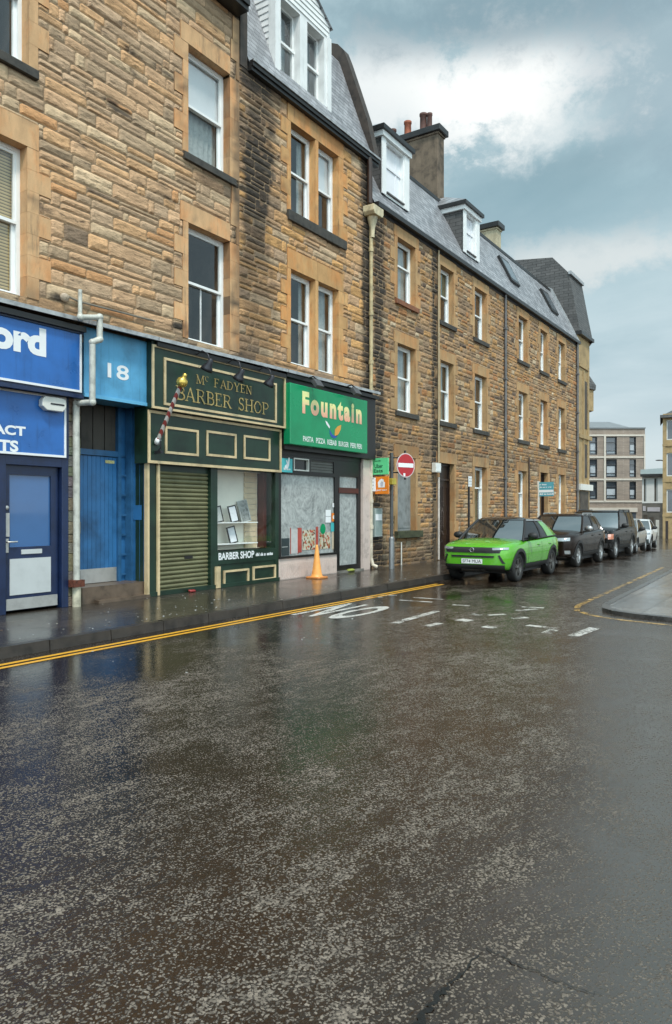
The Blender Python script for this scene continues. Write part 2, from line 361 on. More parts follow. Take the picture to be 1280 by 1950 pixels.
def glass_mat(name, tint=(.75, .8, .8), gloss=1.0, rough=.02):
    m, t, b, o = newmat(name); t.nodes.remove(b)
    tr = N(t, 'ShaderNodeBsdfTransparent'); tr.inputs[0].default_value = (*tint, 1)
    gl = N(t, 'ShaderNodeBsdfGlossy', i_Roughness=rough); gl.inputs[0].default_value = (.95, .97, 1, 1)
    ge = N(t, 'ShaderNodeNewGeometry'); fr = N(t, 'ShaderNodeFresnel'); t.links.new(M(t, 'MULTIPLY_ADD', ge.outputs['Backfacing'], 1 / 1.52 - 1.52, 1.52), fr.inputs['IOR']); mx = N(t, 'ShaderNodeMixShader')
    g = N(t, 'ShaderNodeNewGeometry').outputs['Position']
    bp = N(t, 'ShaderNodeBump', i_Strength=.06, i_Distance=.02); t.links.new(noise_tex(t, g, 3.0, 2), bp.inputs['Height']); t.links.new(bp.outputs[0], gl.inputs['Normal'])
    t.links.new(M(t, 'MULTIPLY', fr.outputs[0], 2.0 * gloss, clamp=True), mx.inputs[0]); t.links.new(tr.outputs[0], mx.inputs[1]); t.links.new(gl.outputs[0], mx.inputs[2])
    t.links.new(mx.outputs[0], o.inputs[0]); return m
def road_mat(name, tarA, tarB, chip, wet=.2, chips=.5, big=(0, 0, 0), gutter=True, ior=1.8, slabs=False):
    """wet worn tarmac: pale chippings stand out of dark binder in patches; a smooth film of water lies nearer the kerb and in hollows."""
    m, t, b, o = newmat(name); g = N(t, 'ShaderNodeNewGeometry').outputs['Position']
    sx = N(t, 'ShaderNodeSeparateXYZ'); t.links.new(g, sx.inputs[0])
    wob = N(t, 'ShaderNodeTexNoise', i_Scale=40, i_Detail=3); t.links.new(g, wob.inputs['Vector'])
    gw = VM(t, 'ADD', g, VM(t, 'MULTIPLY', wob.outputs['Color'], (.03, .03, .0)).outputs[0]).outputs[0]
    vo = N(t, 'ShaderNodeTexVoronoi', feature='F1'); vo.inputs['Scale'].default_value = 80; t.links.new(gw, vo.inputs['Vector'])
    sp = N(t, 'ShaderNodeSeparateColor'); t.links.new(vo.outputs['Color'], sp.inputs[0])
    grit = noise_tex(t, g, 95, 5, .62)
    clump = noise_tex(t, mapping(t, g, loc=big, rot=(0, 0, .5), scale=(1, 1.7, 1)), 9, 5, .7, .3)
    patch = noise_tex(t, mapping(t, g, loc=big, rot=(0, 0, .5), scale=(1, 1.9, 1)), 2.2, 6, .72, .4)
    patch2 = noise_tex(t, mapping(t, g, loc=big), .5, 4, .6)
    film = noise_tex(t, mapping(t, g, loc=big, scale=(.8, 1, 1)), .9, 6, .62, .5)
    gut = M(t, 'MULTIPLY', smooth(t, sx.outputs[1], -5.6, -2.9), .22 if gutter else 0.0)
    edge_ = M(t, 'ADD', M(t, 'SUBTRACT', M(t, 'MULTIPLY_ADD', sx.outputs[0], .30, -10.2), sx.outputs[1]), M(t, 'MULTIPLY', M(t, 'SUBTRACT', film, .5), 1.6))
    sheen_wedge = smooth(t, edge_, -.25, .75) if gutter else M(t, 'ADD', 0.0, 0.0)      # sheen put in: reflectivity raised on wet tarmac in a wedge from the camera
    wetm = M(t, 'MAXIMUM', smooth(t, M(t, 'ADD', film, gut), .44, .78), M(t, 'MULTIPLY', sheen_wedge, .22))
    worn = M(t, 'ADD', M(t, 'ADD', M(t, 'MULTIPLY', patch, .45), M(t, 'MULTIPLY', patch2, .2)), M(t, 'MULTIPLY', clump, .35))
    dry = M(t, 'SUBTRACT', 1.0, M(t, 'MULTIPLY', wetm, .75))
    shape = M(t, 'SUBTRACT', 1.0, smooth(t, vo.outputs['Distance'], .15, .70))
    lump = M(t, 'ADD', M(t, 'MULTIPLY', shape, .30), M(t, 'MULTIPLY', grit, .70))
    cm = smooth(t, M(t, 'ADD', lump, M(t, 'MULTIPLY', M(t, 'MULTIPLY', M(t, 'SUBTRACT', worn, .36), dry), 1.5)), .83 - chips * .3, 1.06 - chips * .3)
    tar = mixc(t, noise_tex(t, g, 5, 7, .75), tarA, tarB)
    if slabs:
        br = N(t, 'ShaderNodeTexBrick', offset=.5); br.inputs['Scale'].default_value = 1; br.inputs['Brick Width'].default_value = .86; br.inputs['Row Height'].default_value = .6; br.inputs['Mortar Size'].default_value = .010
        br.inputs['Color1'].default_value = (1.25, 1.2, 1.15, 1); br.inputs['Color2'].default_value = (.7, .7, .7, 1); br.inputs['Mortar'].default_value = (.12, .12, .12, 1); t.links.new(g, br.inputs[0])
        tar = mixc(t, 1.0, tar, br.outputs[0], 'MULTIPLY')
    ch = mixc(t, sp.outputs[1], tuple(x * .4 for x in chip), chip)
    t.links.new(mixc(t, M(t, 'MULTIPLY', cm, M(t, 'MULTIPLY_ADD', sheen_wedge, -.45, .9)), tar, ch), b.inputs['Base Color'])
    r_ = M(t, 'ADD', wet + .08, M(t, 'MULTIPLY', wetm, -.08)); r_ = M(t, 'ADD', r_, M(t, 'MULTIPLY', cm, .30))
    t.links.new(r_, b.inputs['Roughness']); t.links.new(M(t, 'SUBTRACT', .5, M(t, 'MULTIPLY', cm, .40)), b.inputs['Specular IOR Level']); t.links.new(M(t, 'MULTIPLY_ADD', sheen_wedge, 1.5, ior), b.inputs['IOR']); b.inputs['Specular Tint'].default_value = (1, .90, .81, 1)
    rip = noise_tex(t, mapping(t, g, rot=(0, 0, .5), scale=(1, 1.6, 1)), 7, 5, .65)
    h = M(t, 'ADD', M(t, 'ADD', M(t, 'MULTIPLY', cm, .9), M(t, 'MULTIPLY', grit, M(t, 'MULTIPLY_ADD', sheen_wedge, .45, .22))), M(t, 'MULTIPLY', rip, 1.9))
    if slabs: h = M(t, 'ADD', h, M(t, 'MULTIPLY', br.outputs['Fac'], -2.5))
    n = bump(t, b, h, .5, .006); t.links.new(M(t, 'ADD', .16, M(t, 'MULTIPLY', M(t, 'SUBTRACT', 1.0, wetm), .36)), n.inputs['Strength'])
    return m
m_wallA = stone_mat('honey_sandstone_rubble', .9, 1.0)
m_wallC = stone_mat('brown_sandstone_rubble', .9, .8, (6, 6, 18), .75)
m_dress = dressed_mat('dressed_sandstone')
m_slate = slate_mat('wet_slate', (.20, .205, .222), (.36, .365, .385), .36)
m_slateD = slate_mat('dark_slate', (.055, .053, .052), (.09, .086, .084), .6)
m_lead = PM('lead_flashing', (.40, .41, .42), .4, .2, .3, 6)
m_white = PM('white_window_paint', (.84, .85, .84), .35, var=.05)
m_offwhite = PM('offwhite_boards', (.80, .81, .80), .45, var=.08, streak=.25)
m_gutter = PM('black_gutter_iron', (.022, .021, .021), .35, var=.3)
m_sill = PM('sooty_sill_stone', (.05, .045, .038), .7, var=.5, vs=9, bmp=.4)
m_sillred = PM('red_sill_stone', (.22, .085, .04), .7, var=.4, vs=9)
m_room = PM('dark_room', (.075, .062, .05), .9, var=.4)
m_pane = glass_mat('window_glass', (.95, .97, .96))
m_blindw = PM('white_roller_blind', (.80, .81, .84), .8, var=.04)
m_net = PM('grey_net_curtain', (.40, .42, .41), .9, var=.2, vs=14)
m_ochre = None
m_navy = PM('navy_paint', (.010, .022, .068), .32, var=.3, streak=.5)
m_royal = PM('royal_blue_sign', (.024, .135, .43), .3, var=.22, vs=1.6, streak=.45)
m_cyan = PM('light_blue_paint', (.10, .36, .60), .4, var=.2, vs=2, streak=.55)
m_doorblue = PM('blue_door_paint', (.03, .145, .34), .38, var=.42, vs=1.5, streak=.35)
m_doorblue2 = PM('blue_frame_paint', (.03, .12, .26), .4, var=.3, streak=.3)
m_green = PM('dark_green_paint', (.011, .031, .019), .34, var=.45, vs=2, streak=.45)
m_cream = PM('cream_trim_paint', (.62, .48, .28), .45, var=.25, streak=.35)
m_gold = PM('gilded_letters', (.46, .34, .13), .38, .35, .3, 20)
m_shut = PM('olive_shutter_paint', (.165, .16, .085), .42, var=.25, vs=2.2, streak=.35)
m_black = PM('black_paint', (.012, .011, .011), .4, var=.3)
m_signgreen = PM('bright_green_sign', (.005, .265, .105), .25, var=.13, vs=1.2, streak=.2)
m_letterw = PM('white_lettering', (.80, .81, .82), .4, var=.03)
m_steel = PM('brushed_steel', (.50, .49, .47), .38, .6, .15, 5)
m_alum = PM('satin_panel', (.56, .58, .58), .4, .15, .08)
m_pipew = PM('dirty_white_pipe', (.50, .50, .45), .4, var=.3, vs=6, streak=.4)
m_pipec = PM('cream_cast_pipe', (.50, .40, .22), .4, var=.4, vs=5, streak=.5)
m_pipeb = PM('brown_cast_pipe', (.045, .022, .014), .35, var=.3)
m_pipeg = PM('grey_cast_pipe', (.13, .125, .125), .4, var=.3)
m_pink = PM('pale_pink_tile', (.60, .49, .44), .3, var=.12, vs=4, streak=.25)
m_lamp = PM('dark_lamp_metal', (.035, .035, .042), .35, .5, .2)
m_whiteplas = PM('white_plastic', (.70, .69, .64), .45, var=.08)

# ------------------------------------------------------------------ ground, road, pavements
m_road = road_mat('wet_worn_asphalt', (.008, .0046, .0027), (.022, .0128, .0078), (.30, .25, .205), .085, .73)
m_patch = road_mat('wet_smooth_asphalt', (.034, .031, .029), (.055, .050, .047), (.22, .21, .20), .14, .3, (5, 3, 0), False)
def grid_sheet(xs, ys, zoff, zf=zg):
    mb = MB(); nx, ny = len(xs), len(ys)
    mb.add([(x, y, zf(x) + zoff) for x in xs for y in ys], [(i * ny + j, (i + 1) * ny + j, (i + 1) * ny + j + 1, i * ny + j + 1) for i in range(nx - 1) for j in range(ny - 1)])
    return mb
xs = [-900, -200, -60, 0, 10, 20, 27] + [28 + i for i in range(0, 20)] + [50, 60, 80, 100, 130, 180]
zl = lambda x: zg(x) if x <= 100 else zg(100)
rb = grid_sheet(xs + [400, 1500], [-1500, -300, -60, -20, -10, 0, 15, 60, 300, 1500], 0, zl)
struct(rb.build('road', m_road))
def kerb_y(x):
    if x < 28: return -2.5
    if x < 38: return -2.5 + (x - 28) * .125
    return -1.25
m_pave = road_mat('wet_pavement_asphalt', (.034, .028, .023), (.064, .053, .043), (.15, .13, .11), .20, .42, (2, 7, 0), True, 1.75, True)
m_kerb = PM('wet_granite_kerb', (.036, .029, .024), .34, var=.55, vs=5, bmp=.6, bs=70, streak=.4)
pxs = [-40, -10] + [i for i in range(0, 40)] + [39.6]
KH = .12
mb = MB(); n = len(pxs)
mb.add([(x, kerb_y(x) + .14, zl(x) + KH) for x in pxs] + [(x, 1.2, zl(x) + KH) for x in pxs], [(i, i + 1, n + i + 1, n + i) for i in range(n - 1)])
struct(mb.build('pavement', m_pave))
mb = MB(); x = -20.0; rnd = random.Random(5)
while x < 39.4:
    L = .91; x1 = x + L; g_ = .006
    a, b = kerb_y(x), kerb_y(x1); j = rnd.uniform(-.004, .004)
    za, zb = zl(x), zl(x1)
    p = [(x + g_, a, za - .1), (x1 - g_, b, zb - .1), (x1 - g_, b + .14, zb - .1), (x + g_, a + .14, za - .1),
         (x + g_, a + .02, za + KH + j + .004), (x1 - g_, b + .02, zb + KH + j + .004), (x1 - g_, b + .139, zb + KH + j + .004), (x + g_, a + .139, za + KH + j + .004)]
    mb.add(p, [(4, 5, 6, 7), (0, 1, 5, 4), (1, 2, 6, 5), (3, 0, 4, 7)]); x = x1
struct(mb.build('kerb', m_kerb))
# right-hand pavement at the corner of the side street
edge = [(60, -3.5), (50, -4.8), (40, -5.7), (30, -6.35), (22.3, -6.66), (17, -6.86), (14.2, -6.95), (13.2, -7.0), (12.7, -7.12), (12.4, -7.35), (12.2, -7.75), (12.05, -8.4), (11.9, -11), (11.7, -40)]
mb = MB(); n = len(edge)
inner = []
for i, p in enumerate(edge):
    a = Vector(edge[max(0, i - 1)]); b = Vector(edge[min(n - 1, i + 1)]); d = (b - a).normalized(); nn = Vector((-d.y, d.x))
    q = Vector(p) + nn * .13; inner.append(q)
top = [(q.x, q.y, zl(q.x) + .06) for q in inner] + [(60, -40, zl(60) + .06)]
mb.add(top, [tuple(range(len(top)))])
struct(mb.build('pavement_corner', road_mat('wet_pale_pavement', (.13, .125, .12), (.21, .20, .19), (.26, .25, .24), .06, .1, (4, 1, 0), False, 2.2, True)))
mb = MB()
for i in range(n - 1):
    a, b = edge[i], edge[i + 1]; c, d = inner[i + 1], inner[i]
    za, zb = zl(a[0]), zl(b[0])
    mb.add([(a[0], a[1], za - .05), (b[0], b[1], zb - .05), (b[0], b[1], zb + .06), (a[0], a[1], za + .06), (c.x, c.y, zb + .064), (d.x, d.y, za + .064)], [(0, 1, 2, 3), (3, 2, 4, 5)])
struct(mb.build('kerb_corner', PM('worn_granite_kerb', (.085, .077, .07), .3, var=.65, vs=3.5, bmp=.7, bs=60, streak=.5)))
# worn paint on the road
def paint_mat(name, c, thr0, thr1):
    m, t, b, o = newmat(name); g = N(t, 'ShaderNodeNewGeometry').outputs['Position']
    b.inputs['Base Color'].default_value = (*c, 1); b.inputs['Roughness'].default_value = .3
    tr = N(t, 'ShaderNodeBsdfTransparent'); mx = N(t, 'ShaderNodeMixShader')
    n_ = M(t, 'ADD', M(t, 'MULTIPLY', noise_tex(t, g, 3.5, 5, .7), .6), M(t, 'MULTIPLY', noise_tex(t, g, 45, 3, .7), .4))
    t.links.new(smooth(t, n_, thr0, thr1), mx.inputs[0]); t.links.new(tr.outputs[0], mx.inputs[1]); t.links.new(b.outputs[0], mx.inputs[2]); t.links.new(mx.outputs[0], o.inputs[0])
    return m
m_yellow = paint_mat('yellow_road_paint', (.80, .40, .03), .26, .40)
m_yworn = paint_mat('worn_yellow_road_paint', (.56, .33, .08), .43, .57)
m_wpaint = paint_mat('white_road_paint', (.64, .62, .58), .39, .50)
m_wworn = paint_mat('worn_white_road_paint', (.64, .62, .58), .43, .54)
mb = MB()
for yy in (-2.80, -2.95):
    pts = [-20, 0, 10, 15.4]
    for a, b in zip(pts[:-1], pts[1:]): mb.quad((a, yy - .04, .004), (b, yy - .04, .004), (b, yy + .04, .004), (a, yy + .04, .004))
struct(mb.build('road_yellow_lines', m_yellow))
mb = MB()
off = []
for i, p in enumerate(edge[:-1]):
    a = Vector(edge[max(0, i - 1)]); b = Vector(edge[i + 1]); d = (b - a).normalized(); nn = Vector((d.y, -d.x))
    off.append((Vector(p) + nn * .36, Vector(p) + nn * .46))
for (a, b), (c, d) in zip(off[:-1], off[1:]):
    mb.quad((a.x, a.y, zl(a.x) + .004), (c.x, c.y, zl(c.x) + .004), (d.x, d.y, zl(d.x) + .004), (b.x, b.y, zl(b.x) + .004))
struct(mb.build('road_yellow_curve', m_yworn))
mb = MB()
put_text(mb, 'N', (9.5, -3.05, .004), (0, -1, 0), (1, 0, 0), .42, 1.75, .03)
put_text(mb, 'O', (9.5, -3.6, .004), (0, -1, 0), (1, 0, 0), .46, 1.75, .03)
struct(mb.build('road_lettering', m_wpaint))
mb = MB()
def dash(px0, py0, px1, py1, wd):
    a, b = Vector(G(px0, py0)), Vector(G(px1, py1)); d = (b - a).normalized(); nn = Vector((-d.y, d.x)) * wd / 2
    mb.quad(*[(q.x, q.y, .004) for q in (a - nn, b - nn, b + nn, a + nn)])
for s_ in ((760, 1143, 824, 1147, .1), (788, 1138, 846, 1142, .1), (690, 1139, 728, 1137, .12), (716, 1133, 756, 1134, .1), (752, 1187, 832, 1164, .13), (812, 1193, 838, 1187, .12),
           (876, 1183, 894, 1180, .22), (926, 1196, 940, 1193, .2), (984, 1163, 1022, 1160, .12), (994, 1156, 1036, 1158, .12), (974, 1178, 1004, 1176, .14), (1004, 1191, 1058, 1197, .14), (1040, 1206, 1056, 1199, .14),
           (1090, 1212, 1134, 1196, .16), (862, 1152, 894, 1154, .1), (930, 1172, 962, 1170, .1), (900, 1172, 912, 1170, .2)):
    dash(*s_)
struct(mb.build('road_white_dashes', m_wworn))
# cracked seam in the tarmac at lower right
mb = MB(); rnd = random.Random(3)
cr = [Vector((*G(*p), .009)) for p in ((775, 1990), (800, 1945), (835, 1900), (862, 1872), (893, 1838), (925, 1806))]
w_ = [.006, .012, .011, .007, .004, .002]
def seam(pts, ws):
    fine_ = []; fw = []
    for i in range(len(pts) - 1):
        for k in range(8):
            q_ = pts[i].lerp(pts[i + 1], k / 8); fine_.append(q_ + Vector((rnd.uniform(-.012, .012), rnd.uniform(-.012, .012), 0))); fw.append((ws[i] * (1 - k / 8) + ws[i + 1] * k / 8) * rnd.uniform(.35, 1.3))
    vs = []
    for i, q_ in enumerate(fine_):
        d = (fine_[min(i + 1, len(fine_) - 1)] - fine_[max(0, i - 1)]).normalized(); nn = Vector((-d.y, d.x, 0)); vs += [q_ - nn * fw[i], q_ + nn * fw[i]]
    mb.add(vs, [(2 * i, 2 * i + 2, 2 * i + 3, 2 * i + 1) for i in range(len(fine_) - 1)])
seam([Vector((p.x, p.y, .004)) for p in cr], w_)
seam([Vector((*G(*p), .004)) for p in ((925, 1806), (985, 1836), (1060, 1868), (1165, 1905))], [.002, .003, .002, .001])
struct(mb.build('road_crack', PM('tar_crack', (.008, .008, .008), .4, var=.4, vs=40, bmp=1, bs=120)))

# ------------------------------------------------------------------ stone walls
def cut(rects, h):
    out = []
    for (a, b, c, d) in rects:
        x0, x1, z0, z1 = h
        if x1 <= a or x0 >= b or z1 <= c or z0 >= d: out.append((a, b, c, d)); continue
        if x0 > a: out.append((a, x0, c, d))
        if x1 < b: out.append((x1, b, c, d))
        m0, m1 = max(a, x0), min(b, x1)
        if z0 > c: out.append((m0, m1, c, z0))
        if z1 < d: out.append((m0, m1, z1, d))
    return out
def nz(x, y, z=0.0): return noise.noise(Vector((x, y, z)))
def fbm(x, y, z=0.0): return nz(x, y, z) + .5 * nz(2.1 * x, 2.1 * y, z + 7) + .25 * nz(4.3 * x, 4.3 * y, z + 13)
def sstep(v, a, b):
    t = max(0, min(1, (v - a) / (b - a))); return t * t * (3 - 2 * t)
def stone_wall(mb, area, openings, blocks, seed, cell, hs, ws, palette, relief, soot, dress):
    """area x0,x1,z0,z1 at y = 0. blocks: dressed surround stones (x0,x1,z0,z1,front y)."""
    rnd = random.Random(seed); x0, x1, z0, z1 = area
    back = [area]
    for h in openings: back = cut(back, h)
    for a, b, c, d in back: mb.quad((a, .004, c), (b, .004, c), (b, .004, d), (a, .004, d), 0, (.27, .185, .11))
    holes = [b[:4] for b in blocks] + list(openings)
    def shade(base, x, z):
        k = 1 + .22 * fbm(x * 2.3, z * 5.0, seed)
        s = min(.96, soot(x, z))
        g = tuple(max(.004, c * k) for c in base)
        grey = (.032, .027, .023)
        return tuple(g[i] * (1 - s) + grey[i] * s for i in range(3))
    z = z0
    while z < z1 - .02:
        h = min(rnd.uniform(*hs), z1 - z)
        if z1 - z - h < .08: h = z1 - z
        x = x0 - rnd.uniform(0, .4)
        while x < x1:
            w_ = rnd.uniform(*ws)
            sub = [(x, x + w_, z, z + h)]
            q = rnd.random()
            if q < .3 and h > .17: k = rnd.uniform(.38, .62); sub = [(x, x + w_, z, z + h * k), (x, x + w_, z + h * k, z + h)]
            elif q < .38: sub = [(x, x + w_ * .3, z, z + h), (x + w_ * .3, x + w_, z, z + h)]
            for sr in sub:
                a, b = max(sr[0], x0), min(sr[1], x1)
                if b - a < .03: continue
                base = rnd.choices([p[0] for p in palette], [p[1] for p in palette])[0]
                v = rnd.uniform(.86, 1.14); base = tuple(c * v for c in base)
                rr = [(a, b, sr[2], sr[3])]
                for hl in holes: rr = cut(rr, hl)
                hh = rnd.uniform(.3, 1.0) * relief; sd = rnd.uniform(0, 99); tilt = rnd.uniform(-.5, .7)
                for (a2, b2, c2, d2) in rr:
                    g_ = .003; a2 += .001; b2 -= .001; c2 += g_; d2 -= g_
                    if b2 - a2 < .03 or d2 - c2 < .025: continue
                    hh *= rnd.uniform(.8, 1.25)
                    nx = max(4, min(16, int((b2 - a2) / cell) + 1)); ny = max(3, min(8, int((d2 - c2) / (cell * .75)) + 1))
                    vs = []; cs = []
                    for i in range(nx + 1):
                        for j in range(ny + 1):
                            fx, fy = i / nx, j / ny
                            ex = fx if fx in (0, 1) else fx + .35 / nx * nz(sd + i * 3.1, j * 1.7); ey = fy if fy in (0, 1) else fy + .35 / ny * nz(sd + j * 2.3, i * 1.9)
                            px_, pz = a2 + (b2 - a2) * ex, c2 + (d2 - c2) * ey
                            if j in (0, ny): yy = .007
                            elif i in (0, nx): yy = .005
                            else:
                                e = min(fx, 1 - fx) * (b2 - a2); e2 = min(fy, 1 - fy) * (d2 - c2)
                                dome = min(1, min(e, e2) / .05)
                                ledge = nz(px_ * 3 + sd, pz * 16, sd) * .6 + nz(px_ * 9, pz * 22, sd) * .5
                                yy = -(.004 + hh * dome * (.45 + .55 * ledge + tilt * (fy - .5)))
                                yy = min(.004, yy)
                            vs.append((px_, yy, pz)); c_ = shade(base, px_, pz)
                            if j == 0: c_ = tuple(q_ * .8 for q_ in c_)
                            cs.append(c_)
                    m_ = ny + 1
                    mb.add(vs, [(i * m_ + j, (i + 1) * m_ + j, (i + 1) * m_ + j + 1, i * m_ + j + 1) for i in range(nx) for j in range(ny)], 0, cs, False)
            x += w_
        z += h
    for blk in blocks:
        a, b, c, d, yf = blk; g_ = .0016
        v = rnd.uniform(.92, 1.09); base = tuple(q * v for q in dress)
        if rnd.random() < .08: base = tuple(q * .85 for q in base)
        # grid front so that the weathering can vary across it
        nx = max(1, int((b - a) / .12)); ny = max(1, int((d - c) / .1)); vs = []; cs = []
        for i in range(nx + 1):
            for j in range(ny + 1):
                px_, pz = a + g_ + (b - a - 2 * g_) * i / nx, c + g_ + (d - c - 2 * g_) * j / ny
                vs.append((px_, yf, pz)); cs.append(shade2(base, px_, pz, soot, seed))
        m_ = ny + 1
        mb.add(vs, [(i * m_ + j, (i + 1) * m_ + j, (i + 1) * m_ + j + 1, i * m_ + j + 1) for i in range(nx) for j in range(ny)], 1, cs)
        # returns
        A, B, C, D = a + g_, b - g_, c + g_, d - g_; cc = [shade2(base, (a + b) / 2, (c + d) / 2, soot, seed)] * 4; yb = .24
        for q in (((A, yf, C), (A, yb, C), (B, yb, C), (B, yf, C)), ((A, yf, D), (B, yf, D), (B, yb, D), (A, yb, D)), ((A, yf, C), (A, yf, D), (A, yb, D), (A, yb, C)), ((B, yf, C), (B, yb, C), (B, yb, D), (B, yf, D))):
            mb.add(q, [(0, 1, 2, 3)], 1, cc)
def shade2(base, x, z, soot, seed):
    k = 1 + .10 * fbm(x * 1.5, z * 1.2, seed + 3); s = min(.9, soot(x, z) * .7)
    g = tuple(c * k for c in base); grey = (.05, .042, .035)
    return tuple(g[i] * (1 - s) + grey[i] * s for i in range(3))
def jambs(x0, x1, z0, z1, n=7, ws=(.17, .40), lint=.33, yf=-.016, skip='', first=0):
    out = []; h = (z1 - z0) / n
    for i in range(n):
        w_ = ws[(i + first) % 2]
        if 'l' not in skip: out.append((x0 - w_, x0, z0 + i * h, z0 + (i + 1) * h, yf))
        if 'r' not in skip: out.append((x1, x1 + ws[(i + first + 1) % 2] * .8, z0 + i * h, z0 + (i + 1) * h, yf))
    out.append((x0 - (.2 if 'l' not in skip else 0), x1 + (.2 if 'r' not in skip else 0), z1, z1 + lint, yf - .004))
    return out
def sash_window(parent, x0, x1, z0, z1, sill=None, blind=None, net=None, y=.17, split=.5, sillw=.14, silld=.075, sillh=.17, label=None, frame=m_white, bars=False, half=None, gap=.9):
    """white sash-and-case window set back in its opening; panes, sill and what hangs behind the glass are its sub-parts."""
    mb = MB(); zm = z0 + (z1 - z0) * split; fw = .065
    mb.frame(x0, x1, z0, z1, fw, y, y + .09)
    mb.frame(x0 + fw, x1 - fw, zm - .02, z1 - fw, .045, y + .012, y + .05)          # upper sash, in front
    mb.frame(x0 + fw, x1 - fw, z0 + fw * .6, zm + .035, .055, y + .052, y + .088)     # lower sash, behind
    mb.box(x0 + fw, x1 - fw, y - .004, y + .05, zm - .022, zm + .028)
    mb.box(x0 + fw, x1 - fw, y - .01, y + .05, z0 + .0, z0 + fw * .9)
    if bars: mb.box((x0 + x1) / 2 - .012, (x0 + x1) / 2 + .012, y + .06, y + .085, z0 + .1, zm)
    wn = mb.build('window', frame, parent)
    if label: wn['label'] = label
    p = MB()
    p.quad((x0 + fw, y + .03, zm), (x1 - fw, y + .03, zm), (x1 - fw, y + .03, z1 - fw), (x0 + fw, y + .03, z1 - fw))
    p.quad((x0 + fw, y + .07, z0 + .05), (x1 - fw, y + .07, z0 + .05), (x1 - fw, y + .07, zm), (x0 + fw, y + .07, zm))
    p.build('pane', m_pane, wn)
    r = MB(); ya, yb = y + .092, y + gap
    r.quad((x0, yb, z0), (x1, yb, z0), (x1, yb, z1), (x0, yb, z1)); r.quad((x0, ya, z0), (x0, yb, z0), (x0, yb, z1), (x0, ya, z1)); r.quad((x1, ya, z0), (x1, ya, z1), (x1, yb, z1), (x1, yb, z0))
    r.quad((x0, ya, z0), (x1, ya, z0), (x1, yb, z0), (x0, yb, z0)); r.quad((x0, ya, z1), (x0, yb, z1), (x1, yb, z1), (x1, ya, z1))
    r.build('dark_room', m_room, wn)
    if blind:                                                                        # (material, fraction of the height covered from the top, optional lower fraction)
        bm_, fr = blind[:2]; b = MB(); zb = z1 - fw - (z1 - z0 - fw) * fr
        b.box(x0 + fw * .7, x1 - fw * .7, y + .095, y + .10, zb, z1 - fw * .5); b.build('blind', bm_, wn)
    if net:
        b = MB(); nm, fa, fb = net; nn = 26
        vs = []
        xa, xb = x0 + fw * .6 + (x1 - x0) * fa, x0 + (x1 - x0) * fb - fw * .6
        for i in range(nn + 1): 
            xx = xa + (xb - xa) * i / nn; yy = y + .2 + .025 * math.sin(i * 1.9 + x0) + .01 * math.sin(i * 4.1)
            vs += [(xx, yy, z0 + .04), (xx, yy * 1.0, z1 - .05)]
        b.add(vs, [(2 * i, 2 * i + 2, 2 * i + 3, 2 * i + 1) for i in range(nn)], 0, None, True); b.build('curtain', nm, wn)
    if sill is not None:
        s_ = MB(); a, b_ = x0 - sillw, x1 + sillw; zt = z0
        s_.add([(a, -silld, zt - sillh), (b_, -silld, zt - sillh), (b_, .16, zt - sillh), (a, .16, zt - sillh), (a, -silld, zt - .03), (b_, -silld, zt - .03), (b_, .26, zt + .004), (a, .26, zt + .004)],
               [(0, 3, 2, 1), (4, 5, 6, 7), (0, 1, 5, 4), (1, 2, 6, 5), (2, 3, 7, 6), (3, 0, 4, 7)])
        s_.build('sill', sill, wn, .008)
    return wn
m_slats = None
def slat_blind_mat():
    m, t, b, o = newmat('ochre_slat_blind'); g = N(t, 'ShaderNodeNewGeometry').outputs['Position']
    s = N(t, 'ShaderNodeSeparateXYZ'); t.links.new(g, s.inputs[0])
    f = M(t, 'FRACT', M(t, 'MULTIPLY', s.outputs[2], 20.0))
    t.links.new(mixc(t, smooth(t, f, .0, .7), (.08, .05, .02), (.55, .40, .19)), b.inputs['Base Color']); b.inputs['Roughness'].default_value = .5
    return m
m_slats = slat_blind_mat()
palA = [((.55, .345, .20), 7), ((.58, .345, .18), 4), ((.48, .325, .205), 5), ((.55, .29, .135), 1.3), ((.43, .30, .19), 3), ((.60, .43, .27), 3), ((.26, .18, .12), .3)]
palB = [((.52, .30, .145), 5), ((.56, .31, .125), 3.5), ((.47, .29, .165), 4), ((.35, .235, .15), 2.4), ((.50, .355, .225), 2)]
palC = [((.37, .225, .12), 6), ((.42, .235, .10), 5), ((.31, .20, .12), 4), ((.24, .16, .10), 2.4), ((.41, .29, .175), 2.5), ((.38, .18, .075), 2), ((.14, .095, .068), .8), ((.47, .36, .24), .8)]
def band(x, c, w_): return math.exp(-((x - c) / w_) ** 2)
def sootA(x, z):
    n1 = fbm(x * .9, z * 3.2, 3.3); n2 = fbm(x * 3, z * 9, 9.1)
    s = .85 * sstep(n1 + .5 * n2, .46, .95)                       # dark rock-face stains
    s += .9 * sstep(band(x, 11.78, .28) + .35 * n2 * band(x, 11.7, .4), .35, .9) * (.6 + .4 * sstep(z, 4.5, 8))
    s += .6 * band(z, 8.2, .22) * sstep(band(x, 11.0, .95) + .25 * n1, .3, .9)   # under the sill
    s += .55 * sstep(5.25 - z + .12 * n1, .0, .5)
    return max(0, s)
